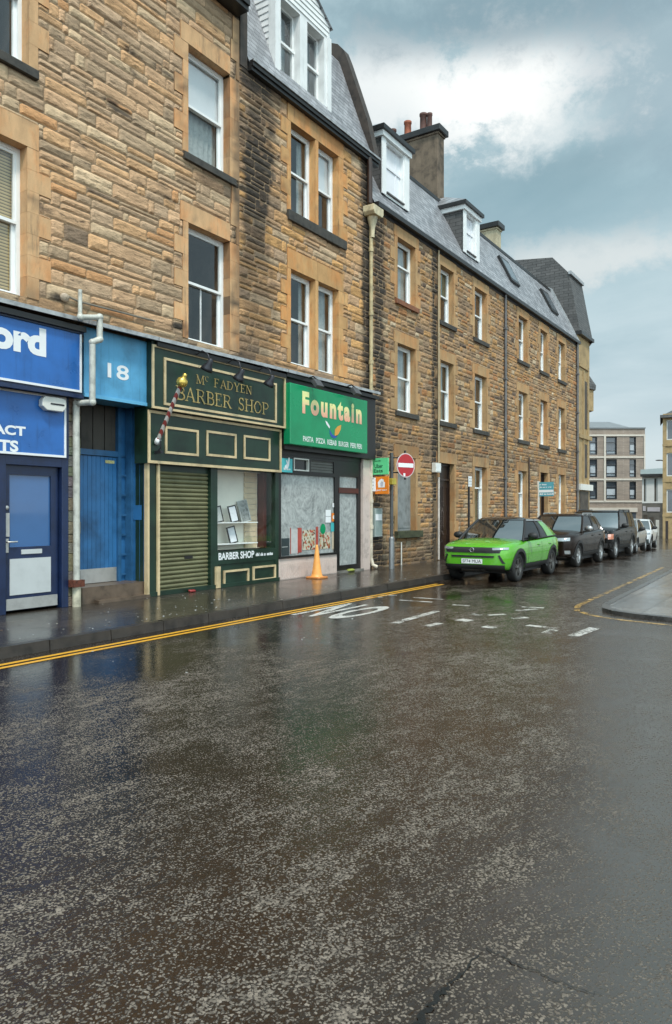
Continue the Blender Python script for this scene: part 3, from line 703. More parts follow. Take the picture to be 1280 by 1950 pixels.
def sootB(x, z):
    n1 = fbm(x * 2.2, z * .8, 5.3); n2 = fbm(x * 3, z * 8, 1.1)
    s = 1.0 * sstep(band(x, 12.3, 1.0) + .30 * n1 + .30 * n2, .42, .95) * (.50 + .30 * sstep(z, 5.6, 8.0) + .35 * band(z, 8.9, .8))
    s += 1.0 * sstep(band(x, 16.95, .42) + .3 * n1 + .25 * n2, .45, .9)
    s += .6 * sstep(10.75 + .3 * n1 - z, .25, -.25) * .8
    s += .5 * sstep(n2 + .3 * n1, .6, 1.1)
    s += .45 * sstep(5.2 - z + .12 * n1, .0, .5)
    return max(0, s)
def sootC(x, z):
    n1 = fbm(x * 1.6, z * .7, 8.3); n2 = fbm(x * 3.2, z * 7, 4.1)
    s = .9 * sstep(band(x, 17.55, .38) + .3 * n1 + .25 * n2, .42, .9)
    s += 1.0 * sstep(band(x, 21.05, .28) + .3 * n2 * band(x, 21.05, .5), .40, .85)
    s += .6 * sstep(band(x, 27.3, .3) + .3 * n2, .5, .95)
    s += .55 * sstep(fbm(x * .5, z * 1.4, 2.2) + .55 * n2, .40, 1.0)
    s += .5 * sstep(1.0 - z + .25 * n1, -.1, .6)
    s += .35 * sstep(4.3 + .3 * n1 - z, -.1, .5) * sstep(z, 2.8, 3.6)
    return max(0, s)

# --- tenement with the tall single windows (left)
ta = thing('tenement', 'honey sandstone tenement with tall single sash windows above the blue shopfronts', 'building', (8, 0, 0))
ops = [(10.28, 11.47, 8.55, 10.64), (10.28, 11.47, 4.98, 7.21), (5.72, 6.87, 8.5, 10.64), (5.62, 6.84, 4.94, 7.25)]
blk = jambs(*ops[0][:2], ops[0][2], ops[0][3], 6, (.14, .36), .36, skip='r') + jambs(*ops[1][:2], ops[1][2], ops[1][3], 7, (.14, .36), .36, skip='r') + jambs(*ops[2], 6, (.2, .44), .36, first=1) + jambs(*ops[3], 7, (.26, .52), .4, first=1)
for i, o_ in enumerate(ops[:2]):
    n = 6 if i == 0 else 7; h = (o_[3] - o_[2] + (.36)) / n
    blk += [(11.47, 11.76, o_[2] + k * h, min(o_[2] + (k + 1) * h, o_[3]), -.016) for k in range(n) if o_[2] + k * h < o_[3] - .05]
    blk += [(11.47 + .2, 11.76, o_[3], o_[3] + .36, -.016)]
blk += [(11.5, 11.76, 7.57, 8.02, -.016), (11.52, 11.76, 8.02, 8.38, -.016), (11.5, 11.76, 11.0, 11.4, -.016), (11.55, 11.76, 11.4, 11.9, -.016)]
mb = MB(); stone_wall(mb, (3.0, 11.76, 4.55, 11.95), ops, blk, 11, .05, (.14, .27), (.35, 1.0), palA, .040, sootA, (.60, .37, .195))
mb.build('wall', [m_wallA, m_dress], ta)
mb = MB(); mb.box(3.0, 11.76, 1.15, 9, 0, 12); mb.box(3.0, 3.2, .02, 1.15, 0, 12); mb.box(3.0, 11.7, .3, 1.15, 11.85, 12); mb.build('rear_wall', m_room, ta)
sash_window(ta, *ops[0], sill=m_sill, blind=(m_blindw, .47), net=(m_net, 0, 1), split=.5)
sash_window(ta, *ops[1], split=.52, net=None, bars=True)
sash_window(ta, *ops[2], sill=m_sill, net=(m_blindw, 0, .75), split=.5)
sash_window(ta, *ops[3], blind=(m_slats, 1.0), split=.5)
mb = MB(); mb.box(3, 11.68, -.34, .02, 11.93, 12.03); mb.box(3, 11.68, -.38, -.24, 12.03, 12.14); mb.build('gutter', m_gutter, ta)
mb = MB(); mb.add([(3, -.2, 12.1), (11.76, -.2, 12.1), (11.76, 4.5, 15.4), (3, 4.5, 15.4), (3, 9, 12.1), (11.76, 9, 12.1)], [(0, 1, 2, 3), (3, 2, 5, 4)]); mb.build('roof', m_slate, ta)

# --- tenement with the white dormer
tb = thing('tenement', 'sooty orange sandstone tenement with paired windows and a large white slate-roofed dormer', 'building', (14.5, 0, 0))
ops = [(13.55, 14.53, 8.54, 10.59), (14.65, 15.54, 8.54, 10.59), (13.55, 14.53, 5.07, 7.22), (14.65, 15.54, 5.07, 7.22)]
blk = []
for o1, o2, n, lint in ((ops[0], ops[1], 6, .42), (ops[2], ops[3], 7, .45)):
    h = (o1[3] - o1[2]) / n
    for k in range(n):
        blk.append((o1[0] - (.36 if k % 2 else .13), o1[0], o1[2] + k * h, o1[2] + (k + 1) * h, -.016))
        blk.append((o2[1], o2[1] + (.42 if k % 2 == 0 else .22), o1[2] + k * h, o1[2] + (k + 1) * h, -.016))
    blk.append((o1[1], o2[0], o1[2], o1[3], -.016))
    blk.append((o1[0] - .13, (o1[1] + o2[0]) / 2, o1[3], o1[3] + lint, -.02)); blk.append(((o1[1] + o2[0]) / 2, o2[1] + .22, o1[3], o1[3] + lint, -.02))
rnd = random.Random(8); z = 4.6
while z < 10.9:
    h = rnd.uniform(.26, .4); z += h
mb = MB(); stone_wall(mb, (11.765, 17.18, 4.55, 11.1), ops, blk, 23, .05, (.15, .28), (.30, .9), palB, .046, sootB, (.58, .335, .145))
mb.build('wall', [m_wallA, m_dress], tb)
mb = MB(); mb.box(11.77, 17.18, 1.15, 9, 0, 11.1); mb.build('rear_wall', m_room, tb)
w1 = sash_window(tb, *ops[0], split=.5, net=(m_net, .72, 1)); w2 = sash_window(tb, *ops[1], split=.5, blind=(m_blindw, .46), net=(m_net, .0, .35))
sash_window(tb, *ops[2], split=.5, net=(m_net, .8, 1)); sash_window(tb, *ops[3], split=.5, net=(m_net, .45, 1))
mb = MB(); mb.box(13.40, 15.84, -.08, .16, 8.30, 8.53); mb.build('sill', m_sill, tb, .01)
mb = MB(); mb.box(12.02, 17.34, -.17, -.05, 11.06, 11.19); mb.box(12.02, 17.34, -.13, -.0, 10.98, 11.06); mb.box(12.02, 17.34, -.2, -.16, 11.15, 11.2, 1); mb.build('gutter', [m_gutter, m_lead], tb)
mb = MB()
prof = [(-.08, 11.16), (.30, 12.15), (.66, 13.15), (1.0, 14.1), (1.3, 14.45), (4.0, 15.1), (9, 13)]
prof2 = [(-.08, 11.16), (.14, 11.735), (.30, 12.15)] + prof[2:]
for i, ((a, b), (c, d)) in enumerate(zip(prof2[:-1], prof2[1:])):
    for xa, xb_ in (((12.0, 17.2),) if i in (0, 5, 6) else ((12.0, 13.18), (15.37, 17.2))): mb.quad((xa, a, b), (xb_, a, b), (xb_, c, d), (xa, c, d))
mb.build('roof', m_slate, tb)
mb = MB(); n = len(prof) - 1
outp = [(-.14, 11.22), (.1, 12.25), (.44, 13.25), (.72, 14.05), (.86, 14.4), (1.05, 14.62), (1.25, 14.72), (4.0, 15.4)]
inp = [(4.0, 15.0), (1.3, 14.3), (1.0, 14.0), (.66, 13.0), (.3, 12.0), (.0, 11.1)]
mb.prism(outp + inp, 17.12, 17.38, 'x')
mb.build('verge', PM('weathered_brown_verge', (.05, .036, .028), .55, var=.5, vs=6, streak=.4), tb)
mb = MB(); mb.box(11.775, 12.0, -.03, 2.4, 11.0, 14.6); mb.build('skew_wall', PM('sooty_skew_stone', (.05, .04, .033), .75, var=.5, vs=5, bmp=.5, bs=20), tb)
# white dormer of two windows
yd = .15
mb = MB(); dx0, dx1 = 13.17, 15.38; zb, ze, za = 11.62, 13.76, 14.42
wo_ = [(13.38, 14.13, 11.72, 13.42), (14.42, 15.14, 11.72, 13.42)]
fr = [(dx0, dx1, zb, ze)]
for h in wo_: fr = cut(fr, h)
for a, b, c, d in fr: mb.quad((a, yd, c), (b, yd, c), (b, yd, d), (a, yd, d))
mb.add([(dx0, yd, ze), (dx1, yd, ze), ((dx0 + dx1) / 2, yd, za)], [(0, 1, 2)])
mb.quad((dx0, yd, zb), (dx0, yd, ze), (dx0, 3, ze), (dx0, 3, zb)); mb.quad((dx1, yd, zb), (dx1, 3, zb), (dx1, 3, ze), (dx1, yd, ze))
for k in range(14):                                               # lapped boards on the cheek and in the gable
    z = zb + .05 + k * .15; mb.add([(dx0 - .022, yd + .16, z), (dx0 - .022, 2.6, z), (dx0 - .003, 2.6, z + .145), (dx0 - .003, yd + .16, z + .145), (dx0 - .001, yd + .16, z), (dx0 - .001, 2.6, z)], [(0, 1, 2, 3), (0, 4, 5, 1)])
for k in range(7):
    z = 13.5 + k * .13; f_ = max(0, (z - ze) / (za - ze)); a = dx0 + .02 + f_ * (dx1 - dx0) / 2; b = dx1 - .02 - f_ * (dx1 - dx0) / 2
    if b - a > .15: mb.add([(a, yd - .02, z), (b, yd - .02, z), (b - .05, yd - .003, z + .125), (a + .05, yd - .003, z + .125), (a, yd, z), (b, yd, z)], [(0, 1, 2, 3), (0, 4, 5, 1)])
mb.box(dx0 - .03, dx0 + .14, yd - .035, yd + .16, zb, 13.5); mb.box(dx1 - .14, dx1 + .03, yd - .035, yd + .16, zb, 13.5)
for a, b, c, d in wo_:
    mb.box(a - .0, a, yd, yd + .28, c, d)
    mb.quad((b, yd, c), (b, yd + .28, c), (b, yd + .28, d), (b, yd, d)); mb.quad((a, yd, c), (a, yd, d), (a, yd + .28, d), (a, yd + .28, c))
    mb.quad((a, yd, d), (b, yd, d), (b, yd + .28, d), (a, yd + .28, d)); mb.quad((a, yd, c), (a, yd + .28, c), (b, yd + .28, c), (b, yd, c))
dm = mb.build('dormer', m_offwhite, tb)
for a, b, c, d in wo_:
    mb = MB(); y = yd + .2; mb.frame(a, b, c, d, .05, y, y + .06); mb.box(a, b, y - .03, y + .04, (c + d) / 2 - .03, (c + d) / 2 + .03)
    mb.build('window', m_white, dm)
    mb = MB(); mb.quad((a, y + .03, c), (b, y + .03, c), (b, y + .03, d), (a, y + .03, d)); mb.build('pane', m_pane, dm)
    mb = MB(); xm = a + (b - a) * .55; mb.box(a, xm, y + .1, y + .12, c, d); mb.build('curtain', m_blindw, dm)
    mb = MB(); mb.box(a - .05, b + .05, y + .3, y + .34, c - .05, d + .05); mb.build('dark_room', m_net, dm)
mb = MB(); xm = (dx0 + dx1) / 2
mb.add([(dx0 - .06, yd - .07, ze - .02), (xm, yd - .07, za + .06), (dx1 + .06, yd - .07, ze - .02), (dx0 - .06, 4, ze - .02), (xm, 4, za + .06), (dx1 + .06, 4, ze - .02)], [(0, 1, 4, 3), (1, 2, 5, 4)])
mb.build('dormer_roof', m_slate, tb)

# --- long terrace
tc_ = thing('terrace', 'long brown sandstone terrace with slate mansard, white dormers and skylights behind the parked cars', 'building', (27, 0, 0))
W3 = [(18.62, 19.74), (21.46, 22.46), (24.22, 25.32), (28.67, 29.72), (31.38, 32.34), (33.96, 34.96)]
ops = []
for a, b in W3: ops += [(a, b, 7.77, 9.53), (a, b, 4.57, 6.5)]
g0 = [(18.62, 19.74, 1.1, 3.25), (21.38, 22.52, .12, 3.22), (24.22, 25.32, 1.05, 3.25), (28.64, 29.64, 1.05, 3.31), (31.39, 32.4, .0, 3.36), (34.0, 34.95, 1.05, 3.38)]
ops += g0
blk = []
for i, o_ in enumerate(ops): blk += jambs(*o_, 5 if o_[3] < 4 or o_[2] > 7 else 6, (.17, .40), .34, first=i % 2)
mb = MB(); stone_wall(mb, (17.2, 37.15, -.2, 10.02), ops, blk, 37, .075, (.11, .22), (.22, .62), palC, .040, sootC, (.44, .28, .14))
mb.build('wall', [m_wallC, m_dress], tc_)
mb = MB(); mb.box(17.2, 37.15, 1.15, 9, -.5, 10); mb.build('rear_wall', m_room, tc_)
m_gnet = PM('green_grey_net', (.25, .30, .28), .9, var=.2, vs=10)
for i, (a, b) in enumerate(W3):
    sash_window(tc_, a, b, 7.77, 9.53, sill=m_sillred if i == 0 else m_sill, split=.6 if i == 0 else .5, net=(m_net, .6, 1) if i in (0, 3) else ((m_blindw, .05, .6) if i == 2 else None), blind=(PM('green_blind', (.03, .08, .05), .8), .5) if i == 1 else None)
    sash_window(tc_, a, b, 4.57, 6.5, sill=m_sill, split=.52, net=(m_gnet, 0, 1) if i in (1, 5) else ((m_net, .45, 1) if i in (0, 4) else None), blind=(m_blindw, .1) if i == 3 else None)
mb = MB(); a, b, c, d = g0[0]; mb.box(a, b, .16, .2, c, d); mb.frame(a + .08, b - .08, c + .08, d - .05, .03, .145, .16)
bw = mb.build('boarded_window', PM('grey_boarding', (.22, .235, .235), .5, var=.3, vs=5, streak=.4), tc_)
mb = MB(); mb.box(a - .16, b + .3, -.12, .16, c - .2, c - .002); mb.build('sill', PM('mossy_sill', (.055, .06, .03), .8, var=.5, vs=8), bw, .01)
sash_window(tc_, *g0[2], split=.66, net=(PM('olive_net', (.16, .17, .10), .9, var=.3, vs=9), 0, 1), sill=m_sill)
sash_window(tc_, *g0[3], split=.6, net=(m_gnet, 0, 1), sill=m_sill)
sash_window(tc_, *g0[5], split=.5, net=(m_gnet, 0, 1), sill=m_sill)
m_doord = PM('dark_brown_door', (.022, .012, .009), .35, var=.3)
for a, b, c, d in (g0[1], g0[4]):
    mb = MB(); mb.box(a, b, .2, .26, c, d); mb.frame(a, b, c, d, .07, .15, .2); mb.box(a, b, .15, .2, d - .55, d - .49)
    for k in range(2):
        for q in range(3): mb.frame(a + .13 + k * (b - a) / 2.25, a + .03 + (k + 1) * (b - a) / 2.3, c + .15 + q * .78, c + .8 + q * .78, .03, .185, .2)
    dr = mb.build('door', m_doord, tc_)
    mb = MB(); mb.ellipsoid((a + .2, .16, c + 1.05), .03, .03, .03); mb.build('handle', m_steel, dr)
mb = MB(); mb.box(17.3, 37.2, -.16, -.03, 9.93, 10.06); mb.box(17.3, 37.2, -.02, .05, 9.84, 10.0); mb.build('gutter', m_gutter, tc_)
mb = MB()
prof = [(-.05, 10.04), (.62, 11.4), (1.33, 12.78), (1.45, 12.9), (5, 13.3), (9, 12)]
for (a, b), (c, d) in zip(prof[:-1], prof[1:]): mb.quad((17.25, a, b), (37.1, a, b), (37.1, c, d), (17.25, c, d))
mb.build('roof', m_slate, tc_)
mb = MB(); mb.box(17.4, 37.1, 1.29, 1.40, 12.74, 12.86); mb.build('ridge_flashing', m_gutter, tc_)
mb = MB(); mb.prism([(-.12, 10.08), (.55, 11.5), (1.25, 12.9), (1.6, 13.1), (5, 13.45), (5, 13.2), (1.45, 12.8), (.62, 11.3), (.0, 9.95)], 37.0, 37.2, 'x'); mb.build('verge', m_lead, tc_)
def small_dormer(x0, x1, zb, zt, boarded=True):
    y = .22; mb = MB()
    o_ = (x0 + .24, x1 - .30, zb + .12, zt - .22)
    fr = cut([(x0, x1, zb, zt)], o_)
    for a, b, c, d in fr: mb.quad((a, y, c), (b, y, c), (b, y, d), (a, y, d))
    mb.box(x0 - .03, x0 + .2, y - .03, y, zb, zt - .1); mb.box(x1 - .26, x1 + .03, y - .03, y, zb, zt - .1); mb.box(x0 - .08, x1 + .08, y - .09, y, zt - .16, zt)
    mb.box(x0 - .08, x0, y, 1.6, zt - .16, zt); mb.box(x1, x1 + .08, y, 1.6, zt - .16, zt)
    a, b, c, d = o_
    for q in (((a, c), (a, d)), ((b, c), (b, d)), ((a, c), (b, c)), ((a, d), (b, d))):
        (p0, q0), (p1, q1) = q; mb.quad((p0, y, q0), (p1, y, q1), (p1, y + .15, q1), (p0, y + .15, q0))
    dm = mb.build('dormer', m_white, tc_)
    mb = MB(); mb.box(a, b, y + .12, y + .16, c, d); mb.box(a, b, y + .09, y + .12, c + (d - c) * .55, c + (d - c) * .6); mb.box(a + (b - a) * .72, a + (b - a) * .76, y + .1, y + .12, c, d); mb.build('window', m_blindw, dm)
    mb = MB(); mb.quad((x0, y, zb), (x0, y, zt), (x0, 1.7, zt), (x0, 1.7, zb)); mb.quad((x1, y, zb), (x1, 1.7, zb), (x1, 1.7, zt), (x1, y, zt)); mb.box(a, b, y - .05, y + .1, c - .04, c); mb.build('cheek', m_slateD, dm)
    mb = MB(); e = .16; z = zt; mb.box(x0 - e, x1 + e, y - e, 2.0, z, z + .12); mb.build('eave', m_gutter, dm)
    mb = MB(); z += .12; xm = (x0 + x1) / 2
    A = [(x0 - e, y - e, z), (x1 + e, y - e, z), (x1 + e, 3.2, z), (x0 - e, 3.2, z), (xm, y + 1.0, z + .62), (xm, 3.2, z + .62)]
    mb.add(A, [(0, 1, 4), (1, 2, 5, 4), (3, 0, 4, 5)]); mb.build('dormer_roof', m_slate, dm)
small_dormer(18.13, 19.7, 10.66, 12.42); small_dormer(23.78, 25.12, 10.66, 12.28)
for cx in (29.4, 34.75):
    mb = MB(); n_ = Vector((0, -2.74, 1.35)).normalized(); up = Vector((0, 1.35, 2.74)).normalized(); c = Vector((cx, .73, 11.55)); X = Vector((1, 0, 0))
    def slab(mb, hw, hh, d0, d1, mi=0):
        vs = [c + X * sx * hw + up * sy * hh + n_ * d for d in (d0, d1) for sx, sy in ((-1, -1), (1, -1), (1, 1), (-1, 1))]
        mb.add(vs, [(4, 5, 6, 7), (0, 1, 5, 4), (1, 2, 6, 5), (2, 3, 7, 6), (3, 0, 4, 7)], mi)
    slab(mb, .52, .62, -.05, .13); s_ = mb.build('skylight', m_gutter, tc_)
    mb = MB(); slab(mb, .40, .5, .1, .137); mb.build('pane', PM('skylight_glass', (.10, .12, .14), .06, var=.05, spec=.8), s_)
def chimney(x0, x1, y0, y1, zt, mat, pots, potz=.6):
    mb = MB(); mb.box(x0, x1, y0, y1, 12.0, zt - .3); mb.box(x0 - .04, x1 + .04, y0 - .04, y1 + .04, zt - .3, zt - .22)
    ch = mb.build('chimney', mat, tc_, .02)
    mb = MB(); mb.box(x0 - .12, x1 + .12, y0 - .13, y1 + .13, zt - .22, zt); mb.build('coping', m_gutter, ch, .02)
    for (py, h, m_, r_) in pots:
        mb = MB(); xm = (x0 + x1) / 2
        mb.lathe([(r_, 0), (r_, .05), (r_ * .88, .08), (r_ * .84, h - .1), (r_ * .98, h - .08), (r_ * .98, h), (r_ * .7, h), (r_ * .66, .1)], (xm, py, zt), 14); mb.build('chimney_pot', m_, ch)
m_terra = PM('terracotta', (.30, .085, .04), .7, var=.3, vs=6); m_terrad = PM('sooty_terracotta', (.10, .045, .035), .75, var=.35, vs=6)
m_chst = PM('rendered_chimney_stone', (.155, .115, .08), .8, var=.55, vs=2.4, bmp=.6, bs=18, streak=.6)
chimney(24.25, 24.78, 1.42, 4.1, 15.6, m_chst, ((2.78, .62, m_terra, .15), (2.13, .72, m_terrad, .15), (1.88, .66, m_terrad, .11), (3.4, .5, m_terrad, .13)))
chimney(30.0, 30.5, 1.42, 2.45, 14.0, PM('cream_render', (.46, .40, .27), .8, var=.25, vs=3, streak=.4), ())

# --- corner building beyond the terrace
td = thing('corner_building', 'pale corner building with steep dark slate roof at the end of the terrace', 'building', (39, 0, 0))
m_stoneD = PM('pale_dressed_sandstone', (.38, .265, .13), .75, var=.25, vs=2, streak=.4)
mb = MB()
plan = [(37.17, -.02), (39.3, -.02), (40.1, .35), (40.4, 1.1), (40.4, 9), (37.17, 9)]
mb.prism(plan, -.6, 10.5, 'z'); mb.box(37.3, 39.0, -.09, -.02, 8.9, 9.05); mb.box(37.2, 39.5, -.11, -.02, 5.35, 5.55); mb.box(38.0, 38.2, -.07, -.02, 3.0, 8.8); mb.box(38.8, 39.0, -.07, -.02, 3.0, 8.8)
mb.build('wall', m_stoneD, td)
mb = MB(); mb.box(38.25, 38.75, -.05, .0, 5.9, 8.3); mb.box(38.25, 38.75, -.05, .0, 3.4, 5.1); mb.build('window', m_room, td)
mb = MB(); mb.box(37.2, 39.5, -.16, -.02, 2.75, 3.05); mb.build('shop_fascia', m_whiteplas, td)
mb = MB(); mb.box(37.4, 39.0, -.06, 0, -.3, 2.7); mb.build('shop_window', m_room, td)
mb = MB(); mb.box(37.1, 39.5, -.22, .1, 10.45, 10.62); mb.prism([(39.2, -.2), (40.2, .25), (40.5, 1.1), (39.9, 1.1)], 10.4, 10.62, 'z'); mb.build('gutter', m_gutter, td)
mb = MB()
pr = [(-.12, 10.6), (.42, 13.55), (1.25, 14.5), (3.4, 14.75), (8.5, 12)]
for (a, b), (c, d) in zip(pr[:-1], pr[1:]): mb.quad((37.15, a, b), (39.55, a, b), (39.45, c, d), (37.15, c, d))
mb.add([(37.15, a, b) for a, b in pr] + [(37.15, 8.5, 10)], [tuple(range(len(pr) + 1))]); mb.add([(39.5, a, b) for a, b in pr] + [(39.5, 8.5, 10)], [tuple(range(len(pr) + 1))])
mb.build('roof', m_slateD, td)
mb = MB(); mb.box(37.1, 39.5, .3, .44, 13.5, 13.66); mb.build('roof_flashing', m_lead, td)
mb = MB(); mb.prism([(39.55, .15), (40.2, .0), (40.9, .5), (40.9, 1.4), (39.9, 1.4)], 7.0, 8.4, 'z'); tw = mb.build('oriel', m_stoneD, td)
mb = MB(); c0 = (40.25, .75)
ring = [(39.45, .05), (40.25, -.12), (41.05, .45), (41.05, 1.5), (39.8, 1.5)]
mb.add([(*p, 8.35) for p in ring] + [(40.15, .9, 10.0)], [(i, (i + 1) % 5, 5) for i in range(5)]); mb.add([(*p, 8.35) for p in ring] + [(p[0] * .97 + 40.2 * .03, p[1] * .97 + .03 * .7, 8.1) for p in ring], [(i, (i + 1) % 5, 5 + (i + 1) % 5, 5 + i) for i in range(5)])
mb.build('roof', m_slateD, tw)

# --- buildings at the far end, each in a frame square to the camera's view
def frame_at(d, px0=None):
    f = Vector((CA, SA, 0)); r = Vector((SA, -CA, 0)); o = Vector((0, CAMY, 0)) + f * d
    if px0 is not None:                      # turned to stand square to the line of sight through its left edge
        u = (px0 - CX) / F; o = o + r * (u * d); f2 = (f + r * u).normalized(); r = Vector((f2.y, -f2.x, 0)); f = f2; o = o - r * (u * d * (f2.dot(Vector((CA, SA, 0)))))
    m = Matrix(((r.x, f.x, 0, o.x), (r.y, f.y, 0, o.y), (0, 0, 1, 0), (0, 0, 0, 1)))
    return m
def px2(px, d): return (px - CX) / F * d
def py2(py, d): return CAMH + (CY - py) / F * d
D_ = 100.0; xf = frame_at(D_); q = lambda px: px2(px, D_); h = lambda py: py2(py, D_)
te = thing('apartment_block', 'modern beige brick apartment block with grey roof at the far end of the street', 'building', tuple(xf @ Vector((q(1175), 0, -1.4))))
m_brick = brick_mat('beige_brick', (.29, .225, .18), (.22, .172, .14), (.32, .27, .225), .5, .16)
m_band = PM('pale_stone_band', (.56, .50, .43), .7, var=.08)
mb = MB(xf); wins = []
for (c0, c1) in ((1123, 1137.5), (1154.5, 1175), (1199, 1211.5)):
    for (r0, r1) in ((832, 866), (874.5, 909), (917, 951)): wins.append((q(c0), q(c1), h(r1), h(r0)))
fr = [(q(1040), q(1228.5), -2.5, h(815.5))]
for hl in wins: fr = cut(fr, hl)
for a, b, c, d in fr: mb.quad((a, 0, c), (b, 0, c), (b, 0, d), (a, 0, d))
mb.box(q(1040), q(1228.5), .8, 16, -2.5, h(815.5) - .05)
mb.quad((q(1228.5), 0, -2.5), (q(1228.5), 1, -2.5), (q(1228.5), 1, h(815.5)), (q(1228.5), 0, h(815.5)))
mb.build('wall', m_brick, te)
mb = MB(xf)
for y_ in (829, 870.5, 913, 955): mb.box(q(1040), q(1228.4), -.1, .02, h(y_ + 1.6), h(y_ - 1.6))
mb.box(q(1150), q(1153.5), -.12, .02, h(955), h(829)); mb.box(q(1226), q(1228.7), -.12, .02, h(955), h(829))
mb.build('stone_band', m_band, te)
rnd = random.Random(2)
m_wframe = PM('dark_grey_frame', (.06, .06, .065), .4)
for a, b, c, d in wins:
    mb = MB(xf); mb.frame(a, b, c, d, .07, .15, .3); mb.box(a, b, .15, .3, d - .75, d - .69); mb.box(a, b, .15, .3, c + .55, c + .61); wn = mb.build('window', m_wframe, te)
    mb = MB(xf); mb.box(a, b, .35, .42, c, d); mb.build('pane', PM('far_dark_glass', (.06, .07, .085), .08, var=.5, vs=.8, spec=.9), wn)
    mb = MB(xf); k = rnd.uniform(.1, .6); mb.box(a + .2, b - .15, .3, .34, c + .25, c + .3 + (d - c) * k); mb.build('blind', PM('far_pale_blind', (.42, .45, .48), .6, var=.15, vs=1), wn)
mb = MB(xf); mb.box(q(1110), q(1213), -.25, .02, h(975), h(967)); mb.build('shop_fascia', m_band, te)
mb = MB(xf); mb.box(q(1190), q(1211), -.05, .02, -1.3, h(976)); mb.box(q(1126), q(1184), -.05, .02, -1.3, h(976)); mb.build('shop_window', PM('far_dark_glass', (0, 0, 0)), te)
mb = MB(xf); zt = h(815.5); mb.box(q(1040), q(1229), -.15, .3, zt - .05, zt + .12)
mb.add([(q(1040), .5, zt), (q(1211), .5, zt), (q(1192), 6, h(798) + .35), (q(1040), 6, h(798) + .35), (q(1211), 14, zt), (q(1040), 14, zt)], [(0, 1, 2, 3), (1, 4, 2), (3, 2, 4, 5)])
mb.build('roof', PM('grey_metal_roof', (.20, .215, .225), .5, var=.1, vs=1), te)
D_ = 88.0; xf2 = frame_at(D_, 1228); q = lambda px: px2(px, D_) * .915
tw_ = thing('white_building', 'small white rendered building over a dark shopfront beside the apartment block', 'building', tuple(xf2 @ Vector((q(1245), 0, -1.2))))
mb = MB(xf2); a, b = q(1228), q(1285)
fr = [(a, b, h(958), h(904))]
wn2 = [(q(1231.5), q(1236), h(955), h(912)), (q(1251.5), q(1257.5), h(955), h(911))]
for hl in wn2: fr = cut(fr, hl)
for c in fr: mb.quad((c[0], 0, c[2]), (c[1], 0, c[2]), (c[1], 0, c[3]), (c[0], 0, c[3]))
mb.box(a, b, .4, 9, -2.5, h(904)); mb.build('wall', PM('white_render', (.70, .70, .68), .7, var=.08, vs=1), tw_)
for c in wn2: 
    mb = MB(xf2); mb.box(c[0], c[1], .12, .2, c[2], c[3]); mb.box((c[0] + c[1]) / 2, c[1], .1, .13, c[2], c[3], 1); mb.build('window', [m_room, m_net], tw_)
mb = MB(xf2); mb.box(a, b, -.25, .4, -2.3, h(959)); sf = mb.build('shopfront', PM('grey_stone_shopfront', (.13, .12, .105), .6, var=.4, vs=1.2), tw_)
mb = MB(xf2); mb.box(q(1229.5), q(1235), -.33, -.25, h(973), h(964)); mb.box(q(1238), q(1262), -.33, -.25, h(974), h(966)); mb.build('fascia', PM('pale_lilac_fascia', (.50, .47, .50), .6, var=.1), sf)
mb = MB(xf2); mb.box(q(1231), q(1238), -.29, -.25, h(1014), h(980)); mb.box(q(1242), q(1250), -.29, -.25, h(1016), h(985)); mb.build('shop_window', m_room, sf)
mb = MB(xf2); mb.box(q(1254), q(1260.5), -.3, -.25, h(1020), h(990)); mb.build('door', m_whiteplas, sf)
mb = MB(xf2); mb.add([(a - .2, -.5, h(905)), (b, -.5, h(903)), (b, 6, h(886)), (a - .2, 6, h(889))], [(0, 1, 2, 3)]); mb.box(a - .2, b, -.5, -.3, h(908), h(903), 1); mb.build('roof', [PM('green_grey_roof', (.22, .26, .26), .5, var=.15), m_gutter], tw_)
D_ = 70.0; xf3 = frame_at(D_, 1263); q = lambda px: px2(px, D_) * .914
tf = thing('stone_tenement', 'brown stone tenement with bay windows on the right at the far end', 'building', tuple(xf3 @ Vector((q(1300), 0, -1))))
mb = MB(xf3); a, b = q(1263), q(1263) + 15
wn3 = [(q(1270) + dx_, q(1285) + dx_, h(r1), h(r0)) for r0, r1 in ((800, 838), (863, 907), (932, 976)) for dx_ in (0, 3.2, 7.0, 10.4)]
fr = [(a, b, -3, h(788))]
for hl in wn3: fr = cut(fr, hl)
for c in fr: mb.quad((c[0], 0, c[2]), (c[1], 0, c[2]), (c[1], 0, c[3]), (c[0], 0, c[3]))
mb.box(a, b, .4, 12, -3, h(788) - .02); mb.quad((a, 0, -3), (a, .4, -3), (a, .4, h(788)), (a, 0, h(788)))
for py_ in (848, 916, 982): mb.box(a - .05, b, -.08, .0, h(py_ + 2), h(py_ - 2))
mb.box(a - .02, a + .22, -.06, 0, -2.5, h(790))
mb.build('wall', m_stoneD, tf)
for c in wn3:
    mb = MB(xf3); mb.frame(c[0], c[1], c[2], c[3], .09, .1, .25); wn = mb.build('window', m_whiteplas, tf)
    mb = MB(xf3); mb.box(c[0], c[1], .2, .3, c[2], c[3]); mb.build('pane', PM('far_dark_glass', (0, 0, 0)), wn)
mb = MB(xf3); mb.box(q(1266), q(1273), -.05, .02, -2, h(992)); mb.build('door', m_doord, tf)
mb = MB(xf3); mb.add([(a - .25, -.4, h(794)), (b, -.4, h(794)), (b, 5, h(770)), (a + .8, 5, h(770)), (a - .25, 8, h(794))], [(0, 1, 2, 3), (0, 3, 4)]); mb.box(a - .25, b, -.45, 0, h(796), h(791)); mb.build('roof', m_slateD, tf)
tl = thing('wall_lamp', 'dark street lamp head on a bracket off the far bay-windowed tenement', 'lamp', tuple(xf3 @ Vector((q(1262.9), .2, h(877)))))
